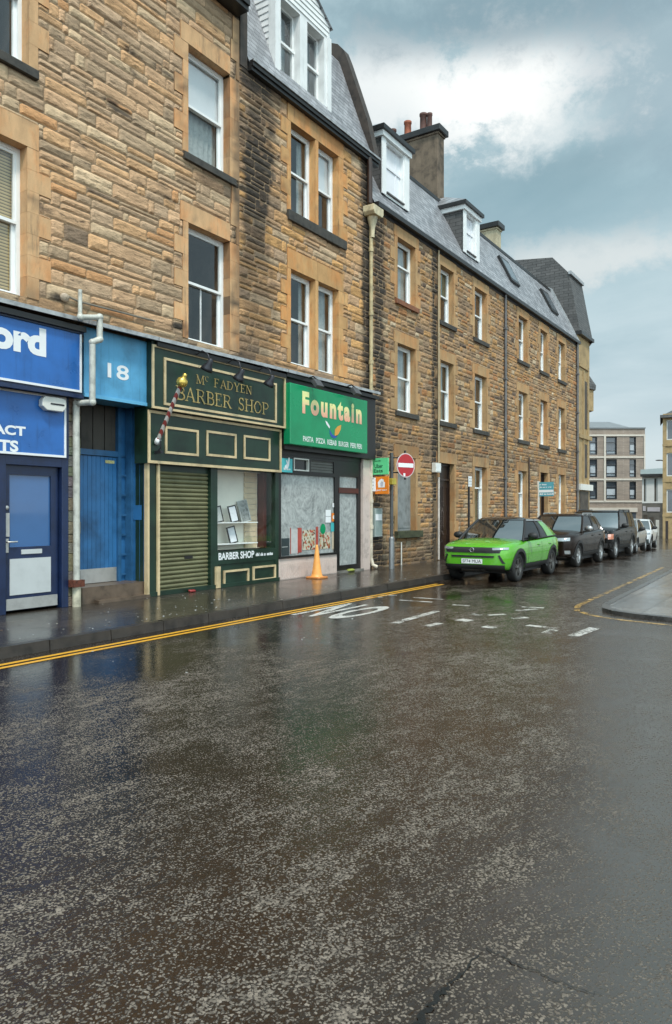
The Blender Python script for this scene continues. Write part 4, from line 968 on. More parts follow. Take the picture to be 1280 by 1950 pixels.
mb = MB(xf3); mb.tube([(q(1264), .2, h(877) - .02), (q(1258), .2, h(876))], .04); mb.build('bracket', m_black, tl)
mb = MB(xf3); mb.ellipsoid((q(1255.5), .2, h(876)), .32, .14, .06); mb.build('lamp_head', m_black, tl)
# ------------------------------------------------------------------ shopfronts
def moulding(mb, x0, x1, z0, z1, w_, y0, y1, mi=0): mb.frame(x0, x1, z0, z1, w_, y0, y1, mi)
# lead-capped cornice over all four shopfronts
tcn = thing('shop_cornice', 'long lead-capped cornice running over the blue, green and black shopfronts', 'cornice', (11, 0, 4.7))
mb = MB()
cz = lambda x: 4.70 + (x - 6) * .0105
for a, b in ((2.5, 7.7), (7.72, 9.2), (9.22, 13.0), (13.02, 17.05)):
    za, zb = cz(a), cz(b)
    P8 = [(a, -.36, za - .045), (b, -.36, zb - .045), (b, .0, zb + .04), (a, .0, za + .04), (a, -.36, za + .02), (b, -.36, zb + .02), (b, .0, zb + .10), (a, .0, za + .10)]
    mb.add(P8, [(0, 3, 2, 1), (4, 5, 6, 7), (0, 1, 5, 4), (1, 2, 6, 5), (3, 0, 4, 7)])
mb.build('lead_cap', m_lead, tcn)
mb = MB()
for a, b, y_ in ((2.5, 7.7, -.31), (9.22, 13.0, -.31), (13.02, 17.05, -.31)): mb.box(a, b, y_, 0, cz(a) - .13, cz(a) - .046)
mb.build('soffit_board', m_black, tcn)
mb = MB(); mb.box(7.72, 9.2, -.10, .2, 4.42, 4.70); mb.build('stone_lintel', PM('brown_stone_lintel', (.20, .14, .085), .75, var=.3, vs=4, bmp=.3), tcn)
# blue shop
ts = thing('blue_shopfront', 'navy blue shopfront with half-glazed door and steel kick plate at far left', 'shopfront', (6.3, 0, .12))
x0, x1 = 3.0, U(126, 900)[0]
ds = 0.02
mb = MB()
dl, dr_ = U(8, 1100, ds)[0], U(110, 1100, ds)[0]
mb.box(x0, 7.69, -.22, .1, 3.50, 4.62)                       # upper fascia carcass
mb.box(x0, x1, -.07, .12, 2.50, 3.50)
mb.box(x0, dl - .02, -.06, .1, .12, 2.5); mb.box(dr_ + .02, x1, -.06, .1, .12, 2.5); mb.box(dl - .02, dr_ + .02, -.06, .1, 2.36, 2.5)
mb.box(x0, 7.69, -.26, -.22, 4.50, 4.62); mb.box(x0, 7.69, -.26, -.22, 3.47, 3.53)
mb.build('carcass', m_navy, ts, .006)
mb = MB(); gl = rc(18, 906, 97, 1040, ds); pn = rc(18, 1066, 96, 1131, ds)
zd0, zd1 = .16, 2.36
fr = [(dl, dr_, zd0, zd1)]; g1 = (gl[0], gl[1], U(50, 1041, ds)[1], U(50, 905, ds)[1]); fr = cut(fr, g1)
for a, b, c, d in fr: mb.box(a, b, ds, ds + .05, c, d)
dr = mb.build('door', m_navy, ts)
mb = MB(); mb.box(g1[0], g1[1], ds + .03, ds + .035, g1[2], g1[3]); mb.build('pane', PM('blue_tinted_glass', (.035, .12, .30), .06, var=.1, vs=1, spec=1.0), dr)
mb = MB(); zk = U(50, 1052, ds)[1]; mb.box(pn[0], pn[1], ds - .012, ds, U(50, 1131, ds)[1], U(50, 1063, ds)[1]); mb.build('lower_panel', m_alum, dr)
mb = MB(); mb.box(dl + .02, dr_ - .02, ds - .02, ds, .17, U(55, 1137, ds)[1]); mb.build('kick_plate', m_steel, dr)
mb = MB(); a = rc(40, 1049, 79, 1056, ds); zc = U(60, 1050, ds)[1]; mb.box(a[0], a[1], ds - .015, ds, zc - .035, zc + .035); mb.build('letterbox', m_alum, dr)
mb = MB(); a = U(12, 1000, ds); hx = a[0]; z1_ = U(12, 977, ds)[1]; z0_ = U(12, 1022, ds)[1]; mb.box(hx - .045, hx + .045, ds - .012, ds, z0_, z1_); mb.ellipsoid((hx, ds - .015, z1_ + .08), .035, .02, .035)
zh = U(15, 1032, ds)[1]; mb.box(hx - .03, hx + .03, ds - .012, ds, zh - .16, zh + .05); mb.tube([(hx, ds, zh), (hx, ds - .05, zh), (hx + .15, ds - .05, zh)], .012); mb.build('handle', m_steel, dr)
# sign boards
def sign_board(label, name, l, t, r, b, y, mat, words_, bw=.035, xl=2.9):
    x1_ = U(r, 0, y)[0]; zt_, zb_ = U(r, t, y)[1], U(r, b, y)[1]
    s_ = thing(name, label, 'sign', (x1_ - .8, y, zb_))
    mb = MB(); mb.box(xl, x1_, y, y + .03, zb_, zt_); mb.build('board', mat, s_)
    mb = MB(); mb.frame(xl, x1_, zb_, zt_, bw, y - .012, y); mb.build('frame', m_letterw, s_)
    mb = MB()
    for body, L, T, R_, B, bold in words_: text_rect(mb, body, rc(L, T, R_, B, y - .004), y - .004, bold)
    mb.build('lettering', m_letterw, s_); return s_
sign_board('royal blue sign board lettered ord with white border, far left', 'shop_sign', 0, 633, 155, 748, -.235, m_royal, [('ord', -19, 602, 88, 681, .05)])
sign_board('lower royal blue sign board lettered ACT and TS above the navy door', 'shop_sign', 0, 757, 125.5, 872, -.085, m_royal, [('ACT', -14, 806, 49, 831, .04), ('TS', -3, 836, 35, 861, .04)])
tb_ = thing('alarm_box', 'cream plastic alarm box on the lower blue sign board', 'alarm box', (*U(99, 785, -.1)[:1], -.1, U(99, 785, -.1)[1]))
mb = MB(); a = rc(77, 758, 122, 782, -.14); zc0, zc1 = U(99, 783, -.14)[1], U(99, 757, -.14)[1]
mb.prism([(a[0], zc0 + .06), (a[0] + .08, zc0), (a[1] - .06, zc0), (a[1], zc0 + .07), (a[1], zc1 - .04), (a[1] - .05, zc1), (a[0] + .05, zc1), (a[0], zc1 - .06)], -.2, -.09, 'y'); mb.build('housing', m_whiteplas, tb_, .012)
mb = MB(); mb.box(a[0] + .14, a[1] - .04, -.206, -.2, (zc0 + zc1) / 2 - .012, (zc0 + zc1) / 2 + .012); mb.build('slot', m_lamp, tb_)
# stone pier between the shops
tp = thing('stone_pier', 'narrow grey stone pier behind the white downpipe', 'pier', (U(136, 1100)[0], 0, .12))
mb = MB(); a, b = U(126, 900)[0], U(152, 900)[0]; rnd = random.Random(4); z = .12
while z < 3.45:
    h_ = rnd.uniform(.12, .3); mb.box(a + .004, b - .004, -.02 + rnd.uniform(-.01, .006), .5, z + .004, min(z + h_, 3.5) - .004, 0, tuple(c * rnd.uniform(.75, 1.2) for c in (.20, .18, .145))); z += h_
mb.build('masonry', m_wallC, tp, .006)
# doorway no 18
yd18 = .50
tdw = thing('blue_doorway', 'recessed bright blue doorway numbered 18 with boarded door and plank fanlight', 'doorway', (8.6, .2, .12))
a, b = U(160, 700, -.12)[0], U(288.5, 700, -.12)[0]
zt_, zb_ = U(222, 650, -.12)[1], U(225, 764, -.12)[1]
mb = MB(); mb.box(a, b - .01, -.12, .46, zb_, zt_ + .12); pnl = mb.build('overdoor_panel', m_cyan, tdw)
mb = MB(); mb.box(a, b - .01, -.14, -.12, zb_ - .01, zb_ + .05); mb.build('bottom_rail', PM('light_blue_rail', (.13, .42, .66), .4, var=.1), pnl)
mb = MB(); text_rect(mb, '18', rc(205, 690, 245.5, 726, -.125), -.125, .018); mb.build('lettering', m_letterw, pnl)
xr = U(279, 900)[0]; xl_, xr_ = U(150, 1000, yd18)[0], U(222, 1000, yd18)[0]
ztd = U(190, 869, yd18)[1]; zb18 = U(190, 1111, yd18)[1]
mb = MB(); nb = 9
for k in range(nb):
    u0, u1 = xl_ + (xr_ - xl_) * k / nb, xl_ + (xr_ - xl_) * (k + 1) / nb
    mb.box(u0 + .003, u1 - .003, yd18, yd18 + .05, zb18 + .02, ztd)
mb.box(xl_, xr_, yd18 + .01, yd18 + .05, zb18 + .02, ztd)
dr = mb.build('door', m_doorblue, tdw)
mb = MB(); mb.box(xl_ + .01, xr_ - .01, yd18 - .012, yd18, zb18 + .02, zb18 + .27); mb.build('kick_plate', m_steel, dr)
mb = MB(); c_ = rc(201, 876, 218, 883, yd18 - .01); mb.box(c_[0], c_[1], yd18 - .01, yd18, c_[2], c_[3]); mb.build('notice', PM('pale_yellow_label', (.62, .56, .25), .5, var=.3, vs=30), dr)
mb = MB()
mb.box(xr_, xr_ + .07, yd18 - .05, yd18 + .06, .12, zb_); mb.box(xl_ - .1, xr_, yd18 - .04, yd18 + .06, ztd + .01, ztd + .11); mb.box(xr_ + .20, xr_ + .25, yd18 - .16, yd18, .2, zb_)
mb.build('door_frame', m_doorblue2, tdw)
mb = MB(); ncol = (.05, .045, .04)
for k in range(4):
    u0 = xl_ - .2 + (xr_ + .2 - xl_) * k / 4; mb.box(u0 + .01, u0 + (xr_ + .2 - xl_) / 4 - .01, yd18 + .02, yd18 + .05, ztd + .11, zb_)
mb.build('fanlight_boards', PM('old_grey_brown_boards', (.055, .048, .04), .7, var=.4, vs=3, streak=.5), tdw)
mb = MB(); mb.box(xr, xr + .012, .0, .62, .13, zb_ + .3); mb.box(xr_ + .07, xr, yd18 + .02, yd18 + .12, .13, zb_); mb.box(xr - .012, xr, .12, .34, U(262, 990, .2)[1], U(262, 962, .2)[1])
for k in range(5): mb.box(xr - .006, xr, .06 + k * .11, .068 + k * .11, .13, zb_)
mb.build('side_panelling', m_doorblue, tdw)
mb = MB()
for k in range(7): mb.box(xr_ + .07, xr_ + .21, yd18 - .02, yd18 + .0, .5 + k * .36, .53 + k * .36)
mb.build('conduit_clips', m_doorblue2, tdw)
mb = MB(); mb.box(xl_ - .3, xr + .02, .02, yd18 + .1, .10, zb18 + .01); mb.box(xl_ - .05, xr, -.1, .02, .1, .17); mb.build('doorstep', PM('worn_brown_step', (.12, .085, .06), .35, var=.4, vs=5), tdw)
mb = MB(); mb.box(xl_ - .4, xr + .3, yd18 + .05, yd18 + .1, 0, 4.2); mb.build('backing', m_black, tdw)

# barber shop
yb = -.06
tbs = thing('barber_shopfront', 'dark green barber shopfront with cream mouldings, olive roller shutter and display window', 'shopfront', (11, 0, .12))
XL, XR = U(283, 900, yb)[0], U(531, 900, yb)[0]
yf = -.25; f1 = rc(288.7, 658.6, 542.5, 821.6, yf); fz0, fz1 = (U(288.7, 770, yf)[1] + U(542.5, 821.6, yf)[1]) / 2, (U(288.7, 658.6, yf)[1] + U(542.5, 716, yf)[1]) / 2
mb = MB(); mb.box(f1[0], f1[1], yf, .2, fz0, fz1 + .08)
yl = -.14; l1 = rc(281, 791, 535, 897, yl); lz1, lz0 = fz0, (U(281, 885, yl)[1] + U(535, 897, yl)[1]) / 2
mb.box(l1[0], l1[1], yl, .2, lz0, lz1)
fas = mb.build('fascia', m_green, tbs)
mb = MB(); mb.frame(f1[0], f1[1], fz0, fz1, .04, yf - .03, yf); 
i1 = rc(311.7, 683.8, 526, 803, yf); iz1 = (U(311.7, 683.8, yf)[1] + U(526, 727.5, yf)[1]) / 2; iz0 = (U(311.7, 774, yf)[1] + U(526, 803, yf)[1]) / 2
mb.frame(i1[0], i1[1], iz0, iz1, .045, yf - .022, yf)
mb.frame(l1[0], l1[1], lz0, lz1 - .02, .05, yl - .025, yl)
for l, t, r, b in ((314, 811.7, 377.4, 869.7), (392.7, 819.4, 449.5, 874), (463.8, 828, 514, 879.6)):
    c_ = rc(l, t, r, b, yl); zt_ = (c_[3] + U(r, t + (r - l) * .115, yl)[1]) / 2; mb.frame(c_[0], c_[1], U((l + r) / 2, b - 3.5, yl)[1], U((l + r) / 2, t + 3.5, yl)[1], .045, yl - .02, yl)
mb.build('moulding', m_cream, fas)
mb = MB()
c_ = rc(373, 714.4, 480, 749.4, yf - .004); serif_text(mb, 'MC FADYEN', (c_[0], c_[1], U(422, 740, yf)[1], U(422, 723.6, yf)[1]), yf - .006, 0, (1,))
c_ = rc(334.7, 734, 512, 787.7, yf - .004); serif_text(mb, 'BARBER SHOP', (c_[0], c_[1], U(418, 774.5, yf)[1], U(418, 749.8, yf)[1]), yf - .006)
mb.build('lettering', m_gold, fas)
mb = MB()
pw = U(298, 1000, yb)[0]
mb.box(XL, pw, yb, .3, .12, lz0)
xm0, xm1 = U(402, 1000, yb)[0], U(414.5, 1000, yb)[0]
mb.box(xm0, xm1, yb, .3, .12, lz0); xw1 = U(525, 1000, yb)[0]; mb.box(xw1, XR, yb, .35, .12, lz0)
zs = U(470, 1071, yb)[1]; zl_ = U(470, 1047, yb)[1]
mb.box(xm1, xw1, yb + .02, .4, .14, zs); mb.box(xm1, xw1, yb, .3, zs, zl_)
mb.box(pw, xm1, .02, .3, lz0 - .12, lz0); mb.box(XL - .005, XR, yb - .03, .1, .12, .2)
mb.build('pilasters_and_riser', m_green, tbs, .004)
mb = MB()
mb.box(XL - .05, XL - .004, yb - .03, .0, .13, lz0); mb.box(pw, pw + .055, yb - .035, .03, .13, lz0)
mb.box(U(409, 1100, yb)[0], U(417, 1100, yb)[0], yb - .05, yb, .13, U(413, 1079, yb)[1])
for l, t, r, b in ((426, 1085.5, 474, 1111), (482, 1078, 525, 1103)):
    c_ = rc(l, t, r, b, yb); mb.frame(c_[0], c_[1], U((l + r) / 2, b + 1.5, yb)[1], U((l + r) / 2, t - 1, yb)[1], .04, yb - .015, yb + .02)
mb.build('moulding', m_cream, tbs)
mb = MB(); a, b = pw + .055, xm0; ysh = .05; z = .14; p_ = .082
while z < lz0 - .05:
    z1_ = min(z + p_, lz0)
    pts = [(ysh, z), (ysh - .022, z + .018), (ysh - .03, z + p_ * .5), (ysh - .02, z + p_ * .82), (ysh + .012, z + p_ * .96), (ysh, z1_)]
    for (ya, za_), (yb_, zb2) in zip(pts[:-1], pts[1:]): mb.add([(a, ya, za_), (b, ya, za_), (b, yb_, zb2), (a, yb_, zb2)], [(0, 1, 2, 3)])
    z += p_
rs = mb.build('roller_shutter', m_shut, tbs)
mb = MB(); c_ = U(357, 1061, ysh); mb.box(c_[0] - .11, c_[0] + .11, ysh - .035, ysh - .028, c_[1] - .03, c_[1] + .03); mb.build('lock_slot', m_black, rs)
# display window niche
m_niche = PM('cream_display_back', (.80, .77, .68), .7, var=.05); m_slat = PM('beige_slatwall', (.66, .53, .36), .6, var=.1); m_redb = PM('red_brown_timber', (.075, .02, .014), .45, var=.3, streak=.3)
yn = .40
mb = MB(); mb.box(xm1, xw1, yn, yn + .02, zl_, lz0); xs_ = U(508, 980, .3)[0]
mb.box(xm1 - .01, xm1, .0, yn, zl_, lz0); mb.box(xm1, xw1, .0, yn, zl_ - .02, zl_); mb.box(xm1, xw1, .3, yn, lz0 - .01, lz0)
mb.build('display_niche', m_niche, tbs)
mb = MB(); xsl = xw1 - .13
for k in range(18): mb.box(xsl - .42, xsl, yn - .03, yn - .01, zl_ + .01 + k * .12, zl_ + .12 + k * .12)
mb.build('slatwall', m_slat, tbs)
mb = MB(); mb.box(xsl + .04, xw1, .2, yn - .01, zl_, lz0); mb.build('side_lining', m_redb, tbs)
mb = MB()
sh1, sh2 = U(450, 994, .35)[1], U(450, 1033, .35)[1]
for z in (sh1, sh2): mb.box(xm1, xsl - .35, .05, yn, z - .018, z)
mb.build('shelves', m_white, tbs)
mb = MB(); mb.quad((xm1, .0, zl_), (xw1, .0, zl_), (xw1, .0, lz0), (xm1, .0, lz0)); mb.build('pane', glass_mat('shop_glass', (.99, 1, .99), .35), tbs)
mb = MB(); c_ = rc(415, 1052, 484, 1072, yb - .004); put_text(mb, 'BARBER SHOP', (U(416, 1070, yb)[0], yb - .004, zl_ - .175), (1, 0, 0), (0, 0, 1), U(484, 1060, yb)[0] - U(416, 1070, yb)[0], .15, .03)
tiny_print(mb, (U(487, 1060, yb)[0], yb - .004, zl_ - .15), (1, 0, 0), (0, 0, 1), U(524, 1055, yb)[0] - U(487, 1060, yb)[0], .07, 3); mb.build('lettering', m_letterw, tbs)
def picture(label, px, x_off, z, w_, h_, lean, mat_f, mat_p, y=.3):
    x = U(px, 1000, y)[0]; o = thing('picture_frame', label, 'picture frame', (x, y, z), 'framed pictures in the barber window')
    mb = MB(Matrix.Translation((x, y, z)) @ Matrix.Rotation(R(lean), 4, 'X') @ Matrix.Rotation(R(-9), 4, 'Y'))
    mb.frame(-w_ / 2, w_ / 2, 0, h_, .025, -.01, .012); mb.build('frame', mat_f, o)
    mb = MB(Matrix.Translation((x, y, z)) @ Matrix.Rotation(R(lean), 4, 'X') @ Matrix.Rotation(R(-9), 4, 'Y')); mb.box(-w_ / 2 + .02, w_ / 2 - .02, -.003, .004, .02, h_ - .02); mb.build('print', mat_p, o)
m_print = PM('white_certificate', (.66, .68, .72), .5, var=.08, vs=14); m_photo = PM('grey_photograph', (.24, .25, .24), .4, var=.6, vs=16)
picture('black-framed certificate on the upper shelf of the barber window', 448, 0, sh1, .26, .36, -10, m_black, m_print, .16)
picture('black-framed certificate on the lower shelf of the barber window', 446, 0, sh2, .26, .36, -10, m_black, m_print, .16)
picture('grey photograph print leaning behind the upper certificate', 470, 0, sh1, .32, .48, -10, m_net, m_photo, .28)
picture('white-framed print half hidden at the left end of the upper shelf', 419, 0, sh1, .24, .34, -8, m_black, m_net, .2)
# barber pole
xb = 9.33
tpl = thing('barber_pole', 'red and white striped barber pole with gold finial sticking out of green fascia', 'barber pole', (xb, -.2, 2.92))
def stripe_mat():
    m, t, b, o = newmat('barber_stripes'); tc = N(t, 'ShaderNodeNewGeometry').outputs['Position']; s = N(t, 'ShaderNodeSeparateXYZ'); t.links.new(tc, s.inputs[0])
    v = M(t, 'FRACT', M(t, 'ADD', M(t, 'MULTIPLY', s.outputs[2], 6.5), M(t, 'MULTIPLY', s.outputs[0], 9.0)))
    t.links.new(mixc(t, M(t, 'GREATER_THAN', v, .5), (.55, .51, .47), (.24, .04, .035)), b.inputs['Base Color']); b.inputs['Roughness'].default_value = .3; return m
A = Vector((xb, -.19, 2.92)); B = Vector((xb, -.76, 3.86)); d = (B - A).normalized()
mb = MB(); mb.tube([A, B], .038, 14); mb.build('pole', stripe_mat(), tpl)
mb = MB(); mb.lathe([(.0, -.01), (.055, .0), (.09, .03), (.10, .08), (.09, .13), (.05, .16), (.035, .17), (.042, .2), (.03, .24), (0, .25)], B, 16, axis=d); mb.build('finial', PM('polished_gold', (.62, .44, .10), .22, .7, .15), tpl)
mb = MB(); mb.lathe([(0, -.06), (.05, -.05), (.055, 0), (.05, .05), (.0, .06)], A, 14, axis=d); mb.build('end_cap', m_letterw, tpl)
mb = MB(); mb.box(xb - .03, xb + .03, -.30, -.14, 2.70, 2.75); mb.tube([(xb, -.16, 2.72), (xb, -.27, 2.8), A + d * .1], .014); mb.build('bracket', m_lamp, tpl)
# swan-neck spotlights
for i, (px, py) in enumerate(((398, 697), (458, 716), (516, 727))):
    yL = -.62; x, z = U(px, py, yL)
    o = thing('spotlight', ['black swan-neck spotlight above the letters Mc on the barber fascia', 'black swan-neck spotlight above the middle of the barber fascia', 'black swan-neck spotlight at the right end of the barber fascia'][i], 'spotlight', (x, yL, z), 'swan-neck spotlights over the barber fascia')
    mb = MB(); mb.tube([(x, -.3, 4.62), (x, -.45, 4.68), (x, yL + .03, 4.6), (x, yL, z + .16), (x, yL, z + .08)], .013); mb.build('arm', m_lamp, o)
    mb = MB(); ax = Vector((0, .55, -.83)); mb.lathe([(.02, -.12), (.045, -.1), (.055, -.02), (.10, .06), (.125, .12), (.115, .12), (.08, .06), (0, .05)], (x, yL, z + .03), 16, axis=ax); mb.build('shade', m_lamp, o)
    mb = MB(); mb.ellipsoid((x, yL + .05, z - .03), .05, .05, .05); mb.build('bulb', PM('unlit_bulb', (.16, .16, .17), .15, var=.05), o)

# restaurant
yr = -.02
trs = thing('restaurant_shopfront', 'black shopfront with whitewashed window and pale pink tiles under the green sign', 'shopfront', (15, 0, .12))
rx0, rx1 = XR + .01, 17.02
xd0, xd1 = U(640, 1000, yr)[0], U(687, 1000, yr)[0]
zr = U(580, 1058, yr)[1]
mb = MB()
ff = 3.02
mb.box(rx0, 17.02, -.22, .2, 3.05, 4.64); mb.box(rx0, xd1, yr - .02, .15, 2.95, 3.05)
wA = (U(535.5, 980, yr)[0], U(638, 980, yr)[0], zr, U(580, 905, yr)[1])
tA = (U(559, 885, yr)[0], U(588, 885, yr)[0], U(573, 897, yr)[1], U(573, 873, yr)[1]); tB = (U(592, 885, yr)[0], U(636, 885, yr)[0], U(615, 900, yr)[1], U(615, 878, yr)[1])
dA = (U(647, 1000, yr)[0], U(681, 1000, yr)[0], .30, U(664, 940, yr)[1]); fA = (dA[0], dA[1], U(664, 929, yr)[1], U(664, 908, yr)[1])
fr = [(rx0, xd1, zr, 2.95), (xd0, xd1, .14, zr)]
for hl in (wA, tA, tB, dA, fA): fr = cut(fr, hl)
for a, b, c, d in fr: mb.box(a, b, yr, yr + .09, c, d)
mb.build('frame', m_black, trs)
def swirl_mat():
    m, t, b, o = newmat('whitewash_swirls'); g = N(t, 'ShaderNodeNewGeometry').outputs['Position']
    n0 = N(t, 'ShaderNodeTexNoise', i_Scale=2.2, i_Detail=2); t.links.new(g, n0.inputs['Vector'])
    wv = N(t, 'ShaderNodeTexWave', wave_type='RINGS', rings_direction='SPHERICAL'); wv.inputs['Scale'].default_value = 2.6; wv.inputs['Distortion'].default_value = 16; wv.inputs['Detail'].default_value = 4; wv.inputs['Detail Scale'].default_value = 1.4; wv.inputs['Detail Roughness'].default_value = .6
    t.links.new(mapping(t, g, loc=(-14.2, 0, -2.1)), wv.inputs['Vector'])
    n2 = noise_tex(t, mapping(t, g, scale=(2.2, 2.2, 2.2)), 1.0, 7, .66, 2.2)
    v = M(t, 'ADD', M(t, 'MULTIPLY', wv.outputs[1], .13), M(t, 'MULTIPLY', n2, .95))
    t.links.new(ramp(t, v, [(.22, (.10, .11, .11)), (.42, (.27, .285, .28)), (.62, (.40, .42, .41)), (.85, (.56, .58, .56))]), b.inputs['Base Color'])
    b.inputs['Roughness'].default_value = .28; b.inputs['Specular IOR Level'].default_value = .7; return m
m_swirl = swirl_mat()
mb = MB(); mb.box(wA[0], wA[1], yr + .045, yr + .05, wA[2], wA[3]); wn = mb.build('display_pane', m_swirl, trs)
mb = MB()
def poster(mb, l, t, r, b, mi, y=yr + .04):
    c_ = rc(l, t, r, b, y); sl_ = (r - l) * -.06; mb.box(c_[0], c_[1], y - .003, y, U((l + r) / 2, b - sl_ * 0, y)[1], U((l + r) / 2, t, y)[1], mi)
poster(mb, 554, 1008, 567, 1054, 0); poster(mb, 568, 1005, 574.5, 1052, 1); poster(mb, 576, 1009, 600, 1047, 2); poster(mb, 601.5, 1003, 606, 1043, 1); poster(mb, 608.5, 1014, 629, 1045, 2); poster(mb, 632, 1012, 637, 1046, 3); poster(mb, 536, 1025, 551, 1058, 4)
for a_ in (553, 567): poster(mb, a_, 1005, a_ + 1.2, 1055, 1, yr + .036)
poster(mb, 536.5, 1041, 548, 1042.2, 5, yr + .034)
def food_mat():
    m, t, b, o = newmat('menu_photographs'); g = N(t, 'ShaderNodeNewGeometry').outputs['Position']
    v = N(t, 'ShaderNodeTexVoronoi', feature='F1'); v.inputs['Scale'].default_value = 20; t.links.new(g, v.inputs['Vector']); s = N(t, 'ShaderNodeSeparateColor'); t.links.new(v.outputs['Color'], s.inputs[0])
    t.links.new(ramp(t, s.outputs[0], [(0, (.50, .47, .36)), (.45, (.58, .55, .44)), (.62, (.40, .24, .10)), (.76, (.05, .04, .03)), (.9, (.45, .10, .06))]), b.inputs['Base Color']); b.inputs['Roughness'].default_value = .35; return m
mb.build('window_posters', [PM('pale_poster', (.50, .49, .48), .5, var=.1, vs=8), PM('red_poster', (.42, .075, .055), .4, var=.15), food_mat(), PM('cream_poster', (.55, .46, .34), .5), PM('dark_teal_card', (.03, .045, .05), .4), m_net], wn)
mb = MB(); ym = yr + .032
def sticker(mb, l, t, r, b, mi, y=ym): 
    c_ = rc(l, t, r, b, y); mb.box(c_[0], c_[1], y - .004, y, c_[2], c_[3], mi)
sticker(mb, 620, 971, 630, 983, 0); sticker(mb, 620, 984, 630, 995, 0); sticker(mb, 631.5, 977, 639, 993, 1); sticker(mb, 630, 995.5, 639, 1012, 2); sticker(mb, 633, 958, 637, 966, 0)
cx_, cz_ = U(615, 1007, ym); mb.add([(cx_ + .115 * math.cos(k * math.pi / 10), ym - .005, cz_ + .125 * math.sin(k * math.pi / 10)) for k in range(20)], [tuple(range(20))], 3)
cx_, cz_ = U(635.3, 985, ym); mb.add([(cx_ + .045 * math.cos(k * math.pi / 6), ym - .006, cz_ + .05 * math.sin(k * math.pi / 6)) for k in range(12)], [tuple(range(12))], 0)
m_orange = PM('orange_sign_plastic', (.80, .22, .015), .35, var=.06); m_teal = PM('teal_sign_plastic', (.06, .42, .44), .35, var=.06)
mb.build('stickers', [m_letterw, m_orange, m_teal, m_signgreen], wn)
mb = MB(); mb.frame(*tA, .03, yr - .015, yr + .06); tr_ = mb.build('transom_window', m_whiteplas, trs)
mb = MB(); mb.box(*tA[:2], yr + .05, yr + .06, *tA[2:]); mb.build('pane', PM('dark_shop_glass', (.02, .02, .022), .1, var=.1), tr_)
mb = MB(); z = tB[2]
while z < tB[3] - .02: mb.box(tB[0], tB[1], yr + .03, yr + .05, z, z + .055); z += .065
mb.build('vent_louvres', PM('grey_louvre', (.12, .12, .11), .5, var=.2), trs)
mb = MB(); mb.box(dA[0], dA[1], yr + .04, yr + .05, dA[2], dA[3]); dd = mb.build('door_pane', m_swirl, trs)
mb = MB(); mb.box(fA[0], fA[1], yr + .04, yr + .05, fA[2], fA[3]); mb.build('fanlight', m_swirl, trs)
mb = MB(); mb.box(dA[0] - .05, dA[1] + .03, yr - .012, yr, dA[3] + .01, fA[2] - .01); mb.build('door_rail', m_redb, trs)
mb = MB()
mb.box(rx0, xd0 - .005, yr - .03, .1, .12, zr - .02); mb.box(xd1, 16.95, yr - .08, .2, .12, ff + .02)
x = rx0 + .05
while x < xd0 - .03: mb.box(x, x + .035, yr - .042, yr - .03, .14, zr - .14); x += .075
mb.build('tiled_wall', m_pink, trs, .004)
mb = MB(); mb.box(rx0, xd0, yr - .06, .05, zr - .025, zr + .02); mb.build('window_ledge', m_black, trs)
mb = MB(); mb.box(xd0, xd1, -.12, .1, .1, .17); mb.build('doorstep', PM('grey_step', (.2, .19, .17), .35, var=.3), trs)
# green sign box
ysg = -.40
tsg = thing('restaurant_sign', 'bright green Fountain sign box with yellow letters below two lamps', 'sign', (15.2, ysg, 3.1))
sx0, sx1 = U(553, 780, ysg)[0], U(700, 800, ysg)[0]; sz1 = (U(553, 730, ysg)[1] + U(700, 762, ysg)[1]) / 2; sz0 = (U(553, 848, ysg)[1] + U(700, 862, ysg)[1]) / 2
mb = MB(); mb.box(sx0, sx1, ysg, -.21, sz0, sz1); mb.build('box', m_signgreen, tsg, .015)
mb = MB(); c_ = rc(575.5, 745.5, 688.7, 806, ysg); hz = U(575.5, 790, ysg)[1]; text_rect(mb, 'Fountain', (c_[0], c_[1], (c_[2] + hz) / 2, (c_[3] + U(688.7, 772, ysg)[1]) / 2 + .02), ysg - .004, .05, 0, 1.28)
zt0 = sz0 + (sz1 - sz0) * .5
def grad_mat(z0, z1):
    m, t, b, o = newmat('yellow_to_salmon_print'); g = N(t, 'ShaderNodeNewGeometry').outputs['Position']; s = N(t, 'ShaderNodeSeparateXYZ'); t.links.new(g, s.inputs[0])
    v = M(t, 'DIVIDE', M(t, 'SUBTRACT', s.outputs[2], z0), z1 - z0, clamp=True)
    t.links.new(ramp(t, v, [(0, (.82, .36, .25)), (.35, (.82, .55, .32)), (.65, (.85, .80, .34)), (1, (.80, .85, .38))]), b.inputs['Base Color']); b.inputs['Roughness'].default_value = .4; return m
zz = [v.z for v in mb.v]; mb.build('lettering', grad_mat(min(zz), max(zz)), tsg)
mb = MB()
def leaf(pts, mi): mb.add([(U(a, b, ysg - .005)[0], ysg - .005, U(a, b, ysg - .005)[1]) for a, b in pts], [tuple(range(len(pts)))], mi)
leaf([(619.5, 801), (623, 803), (628.5, 812), (627.5, 816), (622, 808)], 0)
leaf([(628, 818), (630, 822), (634, 828), (640, 830), (643, 828), (642, 832), (637, 835), (631, 832), (628, 825)], 1)
leaf([(637.5, 829), (638, 818), (643, 812), (650, 809), (649, 818), (645, 826), (641, 831)], 2)
mb.build('emblem', [m_letterw, PM('blue_print', (.02, .08, .35), .4), PM('orange_print', (.70, .33, .05), .4)], tsg)
mb = MB(); c0_ = U(577, 838, ysg); c1_ = U(689, 850, ysg)
Wd = c1_[0] - c0_[0]; zt = (U(577, 843, ysg)[1] + U(689, 853, ysg)[1]) / 2
